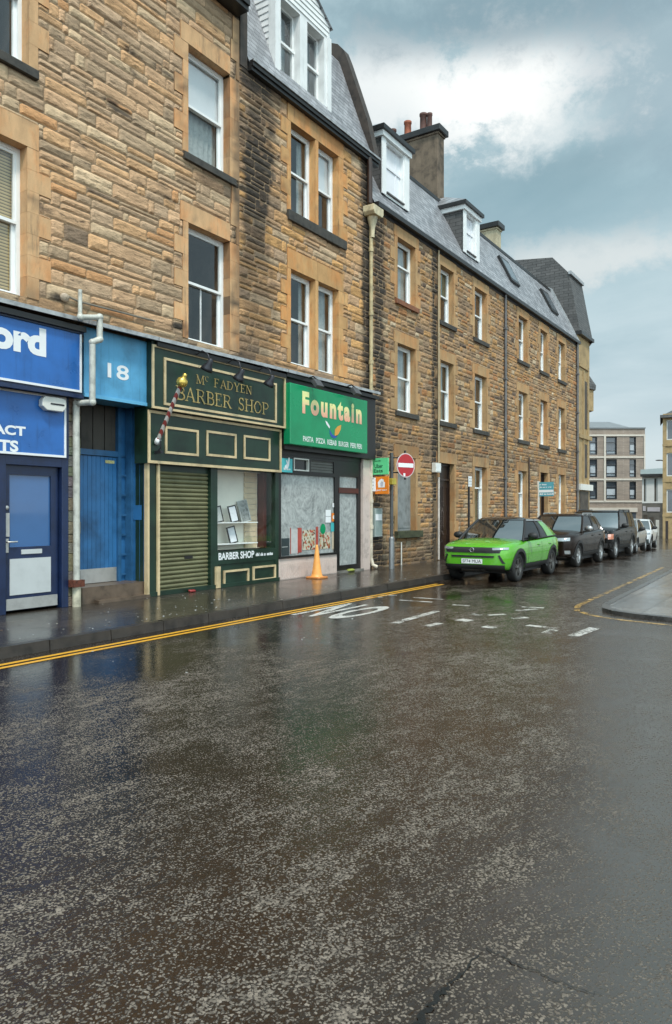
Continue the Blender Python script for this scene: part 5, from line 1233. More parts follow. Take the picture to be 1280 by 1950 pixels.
for i, (wd, f0, f1_) in enumerate((('PASTA', 0, .16), ('PIZZA', .2, .35), ('KEBAB', .385, .54), ('BURGER', .575, .755), ('PERI', .785, .885), ('PERI', .905, 1.0))):
    put_text(mb, wd, (c0_[0] + Wd * f0, ysg - .005, zt), (1, 0, 0), (0, 0, 1), Wd * (f1_ - f0), .125, .03)
mb.build('lettering', PM('pale_print', (.62, .70, .65), .4), tsg)
for i, (px, py) in enumerate(((605, 731), (678, 746))):
    yL = -.62; x, z = U(px, py, yL); o = thing('floodlight', ['square grey floodlight over the left half of the Fountain sign', 'square grey floodlight over the right end of the Fountain sign'][i], 'floodlight', (x, yL, z), 'floodlights over the green sign')
    mb = MB(Matrix.Translation((x, yL, z)) @ Matrix.Rotation(R(-35), 4, 'X')); mb.box(-.13, .13, -.05, .05, -.10, .10); mb.build('housing', PM('grey_lamp_body', (.10, .10, .105), .4, .3), o, .01)
    mb = MB(); mb.tube([(x, -.38, z + .16), (x, -.5, z + .18), (x, yL, z + .08)], .018); mb.build('arm', m_lamp, o)
    mb = MB(Matrix.Translation((x, yL, z)) @ Matrix.Rotation(R(-35), 4, 'X')); mb.box(-.11, .11, .05, .056, -.085, .085); mb.build('lens', PM('unlit_lens', (.30, .30, .31), .2), o)
# teal plaque at left of the restaurant transom
c_ = rc(536, 872, 557, 900, yr - .1); o = thing('delivery_sign', 'small teal sign with white bird-like emblem beside the barber fascia', 'sign', (c_[0], yr - .1, c_[2]))
mb = MB(); mb.box(c_[0], c_[1], yr - .1, yr, c_[2], c_[3]); mb.build('panel', m_teal, o)
mb = MB(); cx_, cz_ = (c_[0] + c_[1]) / 2, (c_[2] + c_[3]) / 2 + .03
mb.add([(cx_ + a * .1, yr - .104, cz_ + b * .1) for a, b in ((-1, -1), (.2, -1.2), (.75, -.3), (1, 1.4), (.55, 1.5), (.3, .3), (-.05, .9), (-.35, .8), (-.1, .0), (-.8, -.4))], [tuple(range(10))])
tiny_print(mb, (c_[0] + .08, yr - .104, c_[2] + .05), (1, 0, 0), (0, 0, 1), c_[1] - c_[0] - .16, .05, 5); mb.build('emblem', m_letterw, o)
# projecting signs on the pipe side
def proj_sign(label, l, t, r, b, mat, x, th=.05):
    y0, t0 = YX(l, x); y1, t1 = YX(r, x)
    z1 = CAMH + (t0 + t1) / 2 * (CY - t) / F; z0 = CAMH + (t0 + t1) / 2 * (CY - b) / F
    o = thing('projecting_sign', label, 'sign', (x, y0, z0))
    mb = MB(); mb.box(x - th / 2, x + th / 2, y1, y0, z0, z1); mb.build('panel', mat, o, .006); return o, x - th / 2 - .004, y0, y1, z0, z1
m_mint = PM('mint_green_sign', (.13, .62, .27), .35, var=.06)
o, x, y0, y1, z0, z1 = proj_sign('mint green projecting sign with dark two-word lettering beside the cream downpipe', 702.5, 872.5, 740, 904, m_mint, 17.08)
mb = MB(); W_ = y0 - y1; H_ = z1 - z0; X = (0, -1, 0); Z = (0, 0, 1)
put_text(mb, 'Uber', (x, y0 - W_ * .32, z0 + H_ * .40), X, Z, W_ * .42, H_ * .24, .02); put_text(mb, 'Eats', (x, y0 - W_ * .28, z0 + H_ * .13), X, Z, W_ * .46, H_ * .22, .02); tiny_print(mb, (x, y0 - W_ * .33, z0 + H_ * .8), X, Z, W_ * .3, H_ * .07, 7)
mb.build('lettering', PM('dark_green_print', (.012, .10, .05), .4), o)
mb = MB(); mb.tube([(x + .03, y0 + .1, z0 + H_ * .8), (x + .03, y0 - .02, z0 + H_ * .8)], .02); mb.build('bracket', m_black, o)
o, x, y0, y1, z0, z1 = proj_sign('orange projecting sign with white house emblem under the mint green sign', 715, 907.5, 740.5, 941, m_orange, 17.08)
mb = MB(); W_ = y0 - y1; H_ = z1 - z0
def pt(a, b): return (x, y0 - W_ * a, z0 + H_ * b)
mb.add([pt(*p) for p in ((.26, .38), (.74, .38), (.76, .66), (.66, .72), (.66, .82), (.5, .88), (.34, .80), (.22, .66))], [tuple(range(8))]); put_text(mb, 'JUST EAT', pt(.10, .16), X, Z, W_ * .8, H_ * .11, .03)
mb.build('emblem', m_letterw, o)
mb = MB(); x -= .003; mb.add([pt(*p) for p in ((.44, .44), (.6, .44), (.64, .66), (.52, .74), (.42, .62))], [tuple(range(5))]); mb.build('emblem_detail', PM('pale_grey_print', (.5, .48, .55), .4), o)
mb = MB(); mb.tube([(17.08, .02, z0 + H_ * .5), (17.08, y0, z0 + H_ * .5)], .02); mb.build('bracket', m_black, o)
o, x, y0, y1, z0, z1 = proj_sign('small white printed notice hanging left of the orange sign', 702, 910, 715, 936, m_letterw, 17.0)
mb = MB()
for k in range(4): tiny_print(mb, (x, y0 - .04, z0 + .06 + k * .09), (0, -1, 0), (0, 0, 1), y0 - y1 - .08, .03, 11 + k)
mb.build('lettering', m_net, o)

# ------------------------------------------------------------------ pipes and wall fittings
tdp = thing('downpipe', 'dirty white downpipe zigzagging past the number 18 panel', 'downpipe', (U(146, 1100, -.1)[0], -.1, .12))
def pp_(px, py, y): a_, b_ = U(px, py, y); return (a_, y, b_)
mb = MB()
yA = -.48
pts = [pp_(152.5, 552, -.06), pp_(152.5, 600, -.1), pp_(153, 604, yA), pp_(190, 604, yA), pp_(190, 646, yA), pp_(176, 652, yA), pp_(176, 766, yA), pp_(145, 768, -.1), pp_(146, 1110, -.1)]
mb.tube(pts[:2], .035, 10); mb.tube([pts[1], pts[2]], .045, 10); mb.tube([pts[2], pts[3]], .045, 10); mb.tube([pts[3], pts[4]], .05, 10); mb.tube([pts[4], pts[5]], .05, 10); mb.tube([pts[5], pts[6]], .05, 10); mb.tube([pts[6], pts[7]], .05, 10); mb.tube([pts[7], pts[8]], .055, 10)
for p in pts[2:8]: mb.ellipsoid(p, .06, .06, .06, 10, 6)
mb.build('pipe', m_pipew, tdp)
mb = MB(); p = pts[8]; mb.tube([(p[0], p[1], .11), (p[0], p[1], p[2])], .07, 12); mb.build('gully_pipe', PM('pale_cream_pipe', (.52, .48, .36), .45, var=.3, vs=8), tdp)
mb = MB(); mb.box(p[0] - .12, p[0] + .09, p[1] - .09, .0, p[2] - .06, p[2] + .05); mb.build('bracket', PM('rusty_iron', (.12, .035, .018), .8, var=.5, vs=20), tdp)
tcp = thing('conduit', 'thin grey conduit along the stone just above the number 18 panel', 'conduit', pp_(200, 580, -.04))
mb = MB(); mb.tube([pp_(118, 566, -.04), pp_(125, 562, -.05), pp_(150, 574, -.05), pp_(294, 611, -.05)], .018, 8); mb.build('pipe', PM('dull_grey_conduit', (.19, .165, .13), .5, var=.3), tcp)
mb = MB(); mb.ellipsoid(pp_(123, 566, -.04), .08, .06, .07); mb.build('junction_box', PM('pale_putty', (.40, .32, .24), .7, var=.4, vs=20), tcp)
# cream downpipe with hopper
thp = thing('downpipe', 'cream cast-iron downpipe with box hopper between the two tenements', 'downpipe', (17.3, -.12, .12))
mb = MB(); xh = U(708, 400, -.12)[0]
mb.tube([(xh - .12, -.1, 11.05), (xh - .1, -.12, 10.9), (xh - .1, -.12, 9.85)], .075, 12, 1); mb.tube([(xh, -.1, 9.3), (xh, -.1, 4.9)], .05, 12); mb.tube([(xh, -.1, 4.9), (xh, -.1, .42)], .05, 12, 2); mb.tube([(xh, -.1, .42), (xh + .02, -.14, .24), (xh + .06, -.26, .18)], .05, 12, 2)
for z in (8.6, 6.9, 5.6, 3.9, 1.9, 1.2): mb.tube([(xh, -.1, z), (xh, -.1, z + .1)], .068, 12, 0 if z > 5 else 2)
mb.build('pipe', [m_pipec, m_pipeb, PM('pale_cream_cast_pipe', (.60, .53, .42), .4, var=.25, vs=5, streak=.5)], thp)
mb = MB(); zh0, zh1 = U(708, 416, -.2)[1], U(708, 392, -.2)[1]
mb.prism([(xh - .26, zh1), (xh + .26, zh1), (xh + .26, zh1 - .16), (xh + .2, zh1 - .24), (xh - .2, zh1 - .24), (xh - .26, zh1 - .16)], -.34, -.0, 'y'); mb.lathe([(.15, 0), (.12, -.12), (.07, -.3), (.06, -.55)], (xh, -.14, zh1 - .24), 12)
mb.build('hopper', PM('pale_cream_iron', (.58, .50, .33), .45, var=.3, vs=6, streak=.4), thp, .012)
def vpipe(label, px, zt, zb_, r, mat, y=-.07, name='downpipe', cat='downpipe', clips=True):
    x = U(px, 800, y)[0]; o = thing(name, label, cat, (x, y, zb_)); mb = MB(); mb.tube([(x, y, zb_), (x, y, zt)], r, 10); mb.build('pipe', mat, o)
    if clips:
        mb = MB(); z = zb_ + .9
        while z < zt - .2: mb.box(x - r * 1.6, x + r * 1.6, y - r * 1.2, 0, z, z + .06); z += 1.9
        mb.build('clips', mat, o)
vpipe('grey cast-iron downpipe full height in the middle of the terrace', 963, 9.95, .1, .048, m_pipeg)
vpipe('dark grey downpipe at the far end of the terrace', 1100, 9.95, -.1, .065, m_pipeg)
vpipe('thin beige pipe dropping from gutter to meter box by the first terrace door', 835.5, 9.9, 3.2, .03, PM('beige_pipe', (.40, .31, .19), .5, var=.2), -.05, 'conduit', 'conduit', False)
vpipe('thin white conduit below the meter box beside the dark brown door', 835.5, 2.75, .15, .035, PM('white_conduit', (.56, .50, .45), .5, var=.2), -.05, 'conduit', 'conduit', False)
vpipe('short dark waste pipe to the right of the fourth ground-floor terrace window', 1008, 3.9, .1, .028, m_pipeb, -.06, 'waste_pipe', 'pipe', False)
vpipe('short thin white pipe rising from the pavement below the boarded window', 764.5, .78, .12, .02, m_whiteplas, -.05, 'waste_pipe', 'pipe', False)
c_ = rc(829, 881, 836.5, 900, -.14); o = thing('meter_box', 'white meter box at the top left of the dark brown terrace door', 'meter box', (c_[0], -.1, c_[2]))
mb = MB(); mb.box(c_[0], c_[1] + .1, -.16, -.02, c_[2], c_[3]); mb.build('housing', m_whiteplas, o, .01); mb = MB(); mb.box(c_[0] + .04, c_[1] + .06, -.168, -.16, c_[2] + .04, c_[3] - .04); mb.build('lid', m_offwhite, o)
c_ = rc(713.5, 968, 728, 1022, -.12); o = thing('cabinet', 'grey-green wall cabinet with white notice beside the cream downpipe', 'cabinet', (c_[0], -.1, c_[2]))
mb = MB(); mb.box(c_[0], c_[1], -.13, -.02, c_[2], c_[3]); mb.build('housing', PM('grey_green_cabinet', (.27, .33, .31), .45, var=.2, streak=.3), o, .01)
mb = MB(); mb.box(c_[0] + .03, c_[1] - .05, -.137, -.13, c_[2] + (c_[3] - c_[2]) * .58, c_[2] + (c_[3] - c_[2]) * .8); mb.build('notice', m_letterw, o)
mb = MB(); mb.frame(c_[0] + .02, c_[1] - .02, c_[2] + .02, c_[3] - .02, .012, -.136, -.13); mb.build('door_rim', m_net, o)

# ------------------------------------------------------------------ street furniture
bx, by = G(746, 1083, KH)
tne = thing('no_entry_sign', 'red and white no entry sign on a grey pole with yellow clamp', 'road sign', (bx, by, KH))
mb = MB(); tpole = YX(746, bx)[1]
zof = lambda py: CAMH + tpole * (CY - py) / F
mb.tube([(bx, by, KH), (bx, by, zof(1025))], .075, 14); mb.tube([(bx, by, zof(1025)), (bx, by, zof(1022))], [.075, .045], 14); mb.tube([(bx, by, zof(1022)), (bx, by, zof(862))], .045, 14, 1)
mb.build('pole', [PM('galvanised_pole', (.30, .31, .32), .4, .5, .2, 5), PM('dark_grey_pole', (.085, .085, .085), .4, .3, .3, 4)], tne)
nrm = Vector((-.33, -.945, 0)).normalized(); tx = Vector((-nrm.y, nrm.x, 0)); 
tcs = tpole * 1.005; u_ = (773 - CX) / F; cdv = Vector((CA + u_ * SA, SA - u_ * CA, (CY - 886) / F))
ctr = Vector((0, CAMY, CAMH)) + cdv * tcs
def disc(r, off, n=32): return [ctr + nrm * off + (tx * math.cos(2 * math.pi * k / n) + Vector((0, 0, 1)) * math.sin(2 * math.pi * k / n)) * r for k in range(n)]
rr_ = 23.3 / F * tcs
mb = MB(); a, b = disc(rr_, 0), disc(rr_, -.012); mb.add(a + b, [tuple(range(32)), tuple(range(63, 31, -1))] + [(k, k + 32, (k + 1) % 32 + 32, (k + 1) % 32) for k in range(32)]); dsc = mb.build('sign_disc', PM('pale_sign_rim', (.62, .50, .50), .4), tne)
mb = MB(); mb.add(disc(rr_ * .92, .003), [tuple(range(32))]); mb.build('red_face', PM('red_sign_face', (.42, .010, .018), .35, var=.06), dsc)
mb = MB(); hb, wb = rr_ * .17, rr_ * .84; Zv = Vector((0, 0, 1)); mb.quad(*[ctr + nrm * .006 + tx * sx * wb + Zv * sz * hb for sx, sz in ((-1, -1), (1, -1), (1, 1), (-1, 1))]); c2 = ctr - Zv * rr_ * .78 - tx * .06; mb.quad(*[c2 + nrm * .007 + tx * sx * .035 + Zv * sz * .04 for sx, sz in ((-1, -1), (1, -1), (1, 1), (-1, 1))]); mb.build('white_bar', m_letterw, dsc)
mb = MB(); pv = Vector((bx, by, ctr.z))
for dz in (-.2, .2): mb.tube([pv + Zv * dz, ctr - nrm * .03 + Zv * dz], .018)
mb.tube([ctr - nrm * .03 - Zv * (rr_ + .06), ctr - nrm * .03 + Zv * (rr_ + .07)], .03); mb.build('bracket', m_black, tne)
mb = MB(); mb.box(bx - .11, bx + .11, by - .09, by + .06, zof(923), zof(911)); mb.build('clamp', PM('yellow_clamp', (.50, .40, .06), .5, var=.2), tne, .01)
# traffic cone
cx_, cy_ = G(603.5, 1101, KH)
o = thing('traffic_cone', 'faded orange traffic cone on the pavement before the whitewashed window', 'traffic cone', (cx_, cy_, KH))
mb = MB(); mb.lathe([(.15, .035), (.135, .05), (.115, .12), (.075, .40), (.032, .74), (.026, .77), (.0, .775)], (cx_, cy_, KH), 24); mb.build('cone', PM('faded_orange_plastic', (.85, .37, .09), .45, var=.12, vs=8), o)
mb = MB(); s_ = .2; mb.prism([(cx_ + s_ * a, cy_ + s_ * b) for a, b in ((-1, -.8), (-.8, -1), (.8, -1), (1, -.8), (1, .8), (.8, 1), (-.8, 1), (-1, .8))], KH + .002, KH + .04, 'z'); mb.build('base', PM('dull_orange_base', (.62, .23, .06), .5, var=.25, vs=12), o, .008)
# parking sign post and letting board
px_, yy = 893, -.45; x = U(px_, 900, yy)[0]; t_ = YX(px_, x)[1]
o = thing('parking_sign', 'small white parking plate on a black post behind the green car', 'road sign', (x, yy, KH))
mb = MB(); mb.tube([(x, yy, KH), (x, yy, CAMH + t_ * (CY - 908) / F)], .035, 10); mb.build('post', m_black, o)
mb = MB(); zc = CAMH + t_ * (CY - 917) / F; mb.box(x - .14, x + .14, yy - .05, yy - .038, zc - .17, zc + .17); pl_ = mb.build('plate', m_letterw, o, .004)
mb = MB()
for k in range(3): tiny_print(mb, (x - .1, yy - .054, zc - .1 + k * .09), (1, 0, 0), (0, 0, 1), .2, .04, 30 + k)
mb.build('lettering', m_net, pl_)
x = 31.05; y0, t0 = YX(1025.5, x); y1, t1 = YX(1054.5, x); t_ = (t0 + t1) / 2; z0, z1 = CAMH + t_ * (CY - 945) / F, CAMH + t_ * (CY - 918) / F
o = thing('letting_board', 'teal blue letting board with white band on post beside the far terrace door', 'sign', (x, y0, KH))
mb = MB(); mb.box(x - .02, x + .02, y1, y0, z0, z1); bd = mb.build('board', PM('teal_letting_board', (.10, .36, .43), .4, var=.1), o)
mb = MB(); H_ = z1 - z0; mb.quad((x - .024, y0, z0 + H_ * .27), (x - .024, y1, z0 + H_ * .27), (x - .024, y1, z0 + H_ * .45), (x - .024, y0, z0 + H_ * .45)); tiny_print(mb, (x - .024, y0 - .06, z0 + H_ * .6), (0, -1, 0), (0, 0, 1), .5, .05, 41); tiny_print(mb, (x - .024, y0 - .06, z0 + H_ * .78), (0, -1, 0), (0, 0, 1), .3, .06, 42); tiny_print(mb, (x - .024, y0 - .06, z0 + H_ * .1), (0, -1, 0), (0, 0, 1), .6, .07, 43); mb.build('lettering', m_letterw, bd)
mb = MB(); mb.box(x - .03, x + .03, y0 - .04, y0 + .04, KH, z1 + .05); mb.build('post', m_whiteplas, o)
# litter
x, y = G(365, 1128, KH); o = tag(bpy.data.objects.new('litter', None), 'crumpled red wrapper on the pavement by the shutter', 'litter'); COL.objects.link(o); o.location = (x, y, KH)
mb = MB(); rnd = random.Random(6); mb.ellipsoid((x, y, KH + .025), .09, .05, .03, 8, 5); mb.v = [v + Vector((rnd.uniform(-.02, .02), rnd.uniform(-.02, .02), rnd.uniform(-.01, .01))) for v in mb.v]; mb.build('wrapper', PM('red_wrapper', (.28, .03, .03), .5), o)
x, y = G(668, 1089, KH); o = tag(bpy.data.objects.new('litter', None), 'yellow-green crushed packet at the foot of the restaurant door', 'litter'); COL.objects.link(o); o.location = (x, y, KH)
mb = MB(); mb.ellipsoid((x, y, KH + .04), .17, .08, .045, 8, 5); mb.v = [v + Vector((rnd.uniform(-.03, .03), rnd.uniform(-.03, .03), rnd.uniform(-.015, .015))) for v in mb.v]; mb.build('packet', PM('lime_packet', (.30, .34, .06), .5, var=.3, vs=20), o)
# wet flecks of paper and leaf trodden along the pavement
mb = MB(); rnd = random.Random(77)
for k in range(230):
    x = rnd.uniform(5, 17); y = -2.3 + 2.1 * rnd.random() ** 1.4 if rnd.random() < .8 else rnd.uniform(-5, -3); zz_ = (KH if y > -2.36 else 0) + .003
    r_ = rnd.uniform(.004, .016); a_ = rnd.uniform(0, 6.28)
    mb.add([(x + r_ * (1 + .5 * rnd.random()) * math.cos(a_ + q * 1.26), y + r_ * math.sin(a_ + q * 1.26), zz_ + rnd.uniform(0, .006)) for q in range(5)], [tuple(range(5))], rnd.choice((0, 0, 1, 2)))
o = mb.build('debris', [m_letterw, PM('brown_leaf', (.16, .085, .035), .6), PM('pale_fleck', (.42, .40, .36), .6)]); tag(o, 'pale wet flecks of paper and leaf scattered on the pavement', 'debris', None, 'stuff')
# ------------------------------------------------------------------ cars
m_tyre = PM('tyre_rubber', (.012, .012, .012), .7, var=.3, vs=9); m_trim = PM('black_plastic_trim', (.018, .018, .019), .55, var=.3)
def glassy(name, c): 
    m, t, b, o = newmat(name); b.inputs['Base Color'].default_value = (*c, 1); b.inputs['Roughness'].default_value = .03; b.inputs['Specular IOR Level'].default_value = 1.0; b.inputs['IOR'].default_value = 2.1; b.inputs['Coat Weight'].default_value = .6; b.inputs['Coat Roughness'].default_value = .02; return m
m_cglass = glassy('car_glass', (.010, .012, .012)); m_sglass = PM('dark_side_glass', (.005, .005, .006), .08, spec=.2, var=.1); m_lens = glassy('lamp_lens', (.22, .23, .24)); m_amber = glassy('amber_lens', (.65, .14, .015))
m_rim = PM('dark_alloy', (.10, .095, .09), .35, .6, .15); m_rims = PM('silver_alloy', (.40, .40, .40), .3, .7, .1); m_chrome = PM('chrome_trim', (.62, .62, .62), .12, .95, .05)
def carpaint(name, c, met=.25, rough=.24, coat=.5, spec=.3, bmp=.10):
    m, t, b, o = newmat(name); g = N(t, 'ShaderNodeNewGeometry').outputs['Position']
    n = noise_tex(t, g, 1.7, 5, .6); b.inputs['Metallic'].default_value = met
    t.links.new(mixc(t, M(t, 'MULTIPLY', smooth(t, n, .45, .75), .25), c, tuple(x * .6 for x in c)), b.inputs['Base Color']); b.inputs['Roughness'].default_value = rough
    b.inputs['Coat Weight'].default_value = coat; b.inputs['Coat Roughness'].default_value = .06; b.inputs['Specular IOR Level'].default_value = spec
    d = N(t, 'ShaderNodeTexVoronoi', feature='F1'); d.inputs['Scale'].default_value = 95; t.links.new(g, d.inputs['Vector'])
    bump(t, b, M(t, 'SUBTRACT', 1.0, smooth(t, d.outputs['Distance'], .1, .34)), bmp, .003); return m
def boolean_cut(me_obj, cutter):
    m = me_obj.modifiers.new('cut', 'BOOLEAN'); m.operation = 'DIFFERENCE'; m.object = cutter; m.solver = 'EXACT'; m.material_mode = 'TRANSFER'
def bake(o):
    bpy.context.view_layer.update(); dg = bpy.context.evaluated_depsgraph_get(); me = bpy.data.meshes.new_from_object(o.evaluated_get(dg)); o.modifiers.clear(); old = o.data; o.data = me; bpy.data.meshes.remove(old)
def make_car(label, name, group, loc, paint, L, W, H, wb, fo, wr, stations, cabin, paint_roof, rim_mat, face, rot=0.0, rails=None, arch=None, skirt=True, plate='', boxy=False, mirror_mat=None):
    """a car heading towards local -x with its nose at x = 0. stations: x, half width, bottom, shoulder, top. cabin: base x0, roof x0, roof x1, base x1, base half, roof half, base z."""
    root = thing(name, label, 'car', (0, 0, 0), group)
    mb = MB(); rows = []
    for (x, hw, zb, zs, zt) in stations:
        zm = zb + (zs - zb) * .45
        half = [(0, zb), (hw * .8, zb), (hw * .95, zb + .05), (hw * .99, zm), (hw, zm + (zs - zm) * .45), (hw * .985, zs - .05), (hw * .95, zs), (hw * .8, zt - (zt - zs) * .35), (hw * .4, zt - .008), (0, zt)]
        ring = half + [(-y, z) for y, z in half[-2:0:-1]]
        rows.append([(x, y, z) for y, z in ring])
    n = len(rows[0]); vs = [p for r_ in rows for p in r_]
    fs = [(i * n + k, (i + 1) * n + k, (i + 1) * n + (k + 1) % n, i * n + (k + 1) % n) for i in range(len(rows) - 1) for k in range(n)]
    for base, flip in ((0, True), ((len(rows) - 1) * n, False)):
        for k in range(9):
            a, b, c, d = k, k + 1, (n - k - 1) % n, (n - k) % n
            q = [base + t for t in (a, b, c, d)]
            q2 = []
            for t in q:
                if t not in q2: q2.append(t)
            fs.append(tuple(q2[::-1] if flip else q2))
    mb.add(vs, fs, 0, None, True)
    body = mb.build('body', paint, root)
    bm = bmesh.new(); bm.from_mesh(body.data); bmesh.ops.recalc_face_normals(bm, faces=bm.faces); bm.to_mesh(body.data); bm.free()
    s = body.modifiers.new('s', 'SUBSURF'); s.levels = 2; s.render_levels = 2; bake(body)
    bm = bmesh.new(); bm.from_mesh(body.data); bm.normal_update(); bvh0 = BVHTree.FromBMesh(bm); 
    bvh = bvh0.copy() if hasattr(bvh0, 'copy') else bvh0; bm.free()
    axles = (fo, fo + wb); cz = wr
    for ax_ in axles:
        for sd in (-1, 1):
            c = MB(); hwm = W / 2; c.lathe([(.001, 0), (wr + .05, 0), (wr + .05, .5), (.001, .5)], (ax_, sd * (hwm + .15), cz + .01), 28, axis=(0, -sd, 0), smooth=True)
            co = c.build('cutter', m_trim, None); b2 = bmesh.new(); b2.from_mesh(co.data); bmesh.ops.remove_doubles(b2, verts=b2.verts, dist=.0005); bmesh.ops.holes_fill(b2, edges=b2.edges); bmesh.ops.recalc_face_normals(b2, faces=b2.faces); b2.to_mesh(co.data); b2.free()
            boolean_cut(body, co); bake(body); d_ = co.data; bpy.data.objects.remove(co); bpy.data.meshes.remove(d_)
    for p in body.data.polygons: p.use_smooth = True
    def hit(o, d):
        r_ = bvh.ray_cast(Vector(o), Vector(d)); return r_[0], r_[1]
    def fpatch(name, quad, mat, off=.008, nu=14, nv=5, side=None, parent=None, label=None):
        """a skin following the body: quad of (y,z) seen from the front, or of (x,z) seen from the given side."""
        par = parent or root; m2 = MB(); g = {}
        (a, b, c, d) = [Vector(p) for p in quad]
        for i in range(nu + 1):
            for j in range(nv + 1):
                s_, t_ = i / nu, j / nv; p = (a * (1 - s_) + b * s_) * (1 - t_) + (d * (1 - s_) + c * s_) * t_
                if side is None: h_, nn = hit((-2, p.x, p.y), (1, 0, 0))
                elif side == 'rear': h_, nn = hit((L + 2, p.x, p.y), (-1, 0, 0))
                else: h_, nn = hit((p.x, side * 3, p.y), (0, -side, 0))
                if h_ is not None: g[i, j] = h_ + nn * off
        ks = list(g); ix = {k: q for q, k in enumerate(ks)}
        f = [(ix[i, j], ix[i + 1, j], ix[i + 1, j + 1], ix[i, j + 1]) for i in range(nu) for j in range(nv) if all(k in ix for k in ((i, j), (i + 1, j), (i + 1, j + 1), (i, j + 1)))]
        if not f: return None
        m2.add([g[k] for k in ks], f, 0, None, True); o = m2.build(name, mat, par); 
        if label: o['label'] = label
        return o
    # cabin
    bx0, rx0, rx1, bx1, bh, rh, bz = cabin
    nF, nS = 8, 10
    def outline(x0, x1, hw, bow):
        pts = []
        for i in range(nF + 1):
            t = -1 + 2 * i / nF; pts.append((x0 + bow * t * t, t * hw))
        for i in range(1, nS + 1): pts.append((x0 + bow + (x1 - bow * .6 - x0 - bow) * i / nS, hw * (1 - .05 * (i / nS) ** 2)))
        h2 = hw * .95
        for i in range(1, nF + 1):
            t = 1 - 2 * i / nF; pts.append((x1 - bow * .6 * t * t, t * h2))
        for i in range(1, nS): 
            q = 1 - i / nS; pts.append((x0 + bow + (x1 - bow * .6 - x0 - bow) * q, -hw * (1 - .05 * q ** 2)))
        return pts
    OB, OR_ = outline(bx0, bx1, bh, .16), outline(rx0, rx1, rh, .10); NV = 6; n = len(OB)
    def sp(k, v, off=0.0):
        a, b = Vector((*OB[k], bz + face.get('rise', 0) * (OB[k][0] - bx0))), Vector((*OR_[k], H - .07 - face.get('fall', 0) * max(0, OR_[k][0] - rx0))); p = a.lerp(b, v); bul = math.sin(math.pi * v) * .03
        c = Vector(((bx0 + bx1) / 2, 0, p.z)); d = (p - c); d.z = 0; d.normalize(); return p + d * (bul + off)
    def skin(name, k0, k1, v0, v1, mat, off=0.0, par=root):
        m2 = MB(); ks = [k % n for k in range(k0, k1 + 1)]
        vs = [sp(k, v0 + (v1 - v0) * j / NV, off) for k in ks for j in range(NV + 1)]; m_ = NV + 1
        m2.add(vs, [(i * m_ + j, (i + 1) * m_ + j, (i + 1) * m_ + j + 1, i * m_ + j + 1) for i in range(len(ks) - 1) for j in range(NV)], 0, None, True); return m2.build(name, mat, par)
    skin('windscreen', 0, nF, 0, .98, m_cglass)
    skin('rear_window', nF + nS, 2 * nF + nS, 0, .98, m_cglass)
    skin('side_glass', nF, nF + nS, 0, .98, m_sglass); skin('side_glass', 2 * nF + nS, n, 0, .98, m_sglass)
    m2 = MB(); c0 = Vector(((rx0 + rx1) / 2, 0, H))
    ring0 = [sp(k, .97, .012) for k in range(n)]; ring1 = [sp(k, 1, 0).lerp(Vector((c0.x, 0, sp(k, 1, 0).z)), .10) + Vector((0, 0, .045)) for k in range(n)]; ring2 = [sp(k, 1, 0).lerp(Vector((c0.x, 0, sp(k, 1, 0).z)), .5) + Vector((0, 0, .035)) for k in range(n)]; c0.z = H - face.get('fall', 0) * (rx1 - rx0) * .45
    for r_ in ring2: r_.z += .029
    m2.add(ring0 + ring1 + ring2 + [c0], [(k, (k + 1) % n, n + (k + 1) % n, n + k) for k in range(n)] + [(n + k, n + (k + 1) % n, 2 * n + (k + 1) % n, 2 * n + k) for k in range(n)] + [(2 * n + k, 2 * n + (k + 1) % n, 3 * n) for k in range(n)], 0, None, True)
    roof = m2.build('roof', paint_roof, root)
    for k in (0, nF): m2 = MB(); m2.tube([sp(k, v, .004) for v in (-.06, .25, .5, .75, .99)], .032, 8); m2.build('pillar', face.get('pillar', paint), root)
    nq = face.get('quarter', 2)
    for k0, k1 in ((nF + nS - nq, nF + nS + 1), (2 * nF + nS - 1, 2 * nF + nS + nq)): skin('quarter_panel', k0, k1, -.03, .97, paint, .010)
    m2 = MB()
    for k in (nF + 5, 2 * nF + nS + 5): m2.tube([sp(k, v, .002) for v in (-.02, .5, 1)], .03, 8)
    for rng in (range(nF, nF + nS + 1), range(2 * nF + nS, n + 1)): m2.tube([sp(k % n, 0.0, .012) for k in rng], .018, 6)
    m2.build('window_trim', m_trim, root)
    if rails is not None:
        m2 = MB()
        for rng in (range(nF + 1, nF + nS), range(2 * nF + nS + 1, n)):
            m2.tube([sp(k % n, 1.0, -.05) + Vector((0, 0, .075)) for k in rng], .022, 8)
            for k in (rng[0], rng[len(rng) // 2], rng[-1]): m2.tube([sp(k % n, 1.0, -.05) + Vector((0, 0, .0)), sp(k % n, 1.0, -.05) + Vector((0, 0, .075))], .022, 6)
        m2.build('roof_rail', rails, root)
    if paint_roof is not paint or face.get('chrome_line'):
        m2 = MB()
        for rng in (range(nF, nF + nS + 1), range(2 * nF + nS, n + 1)): m2.tube([sp(k % n, .95, .02) for k in rng], .014, 6)
        m2.build('roof_trim', m_chrome if face.get('chrome_line') else m_trim, root)
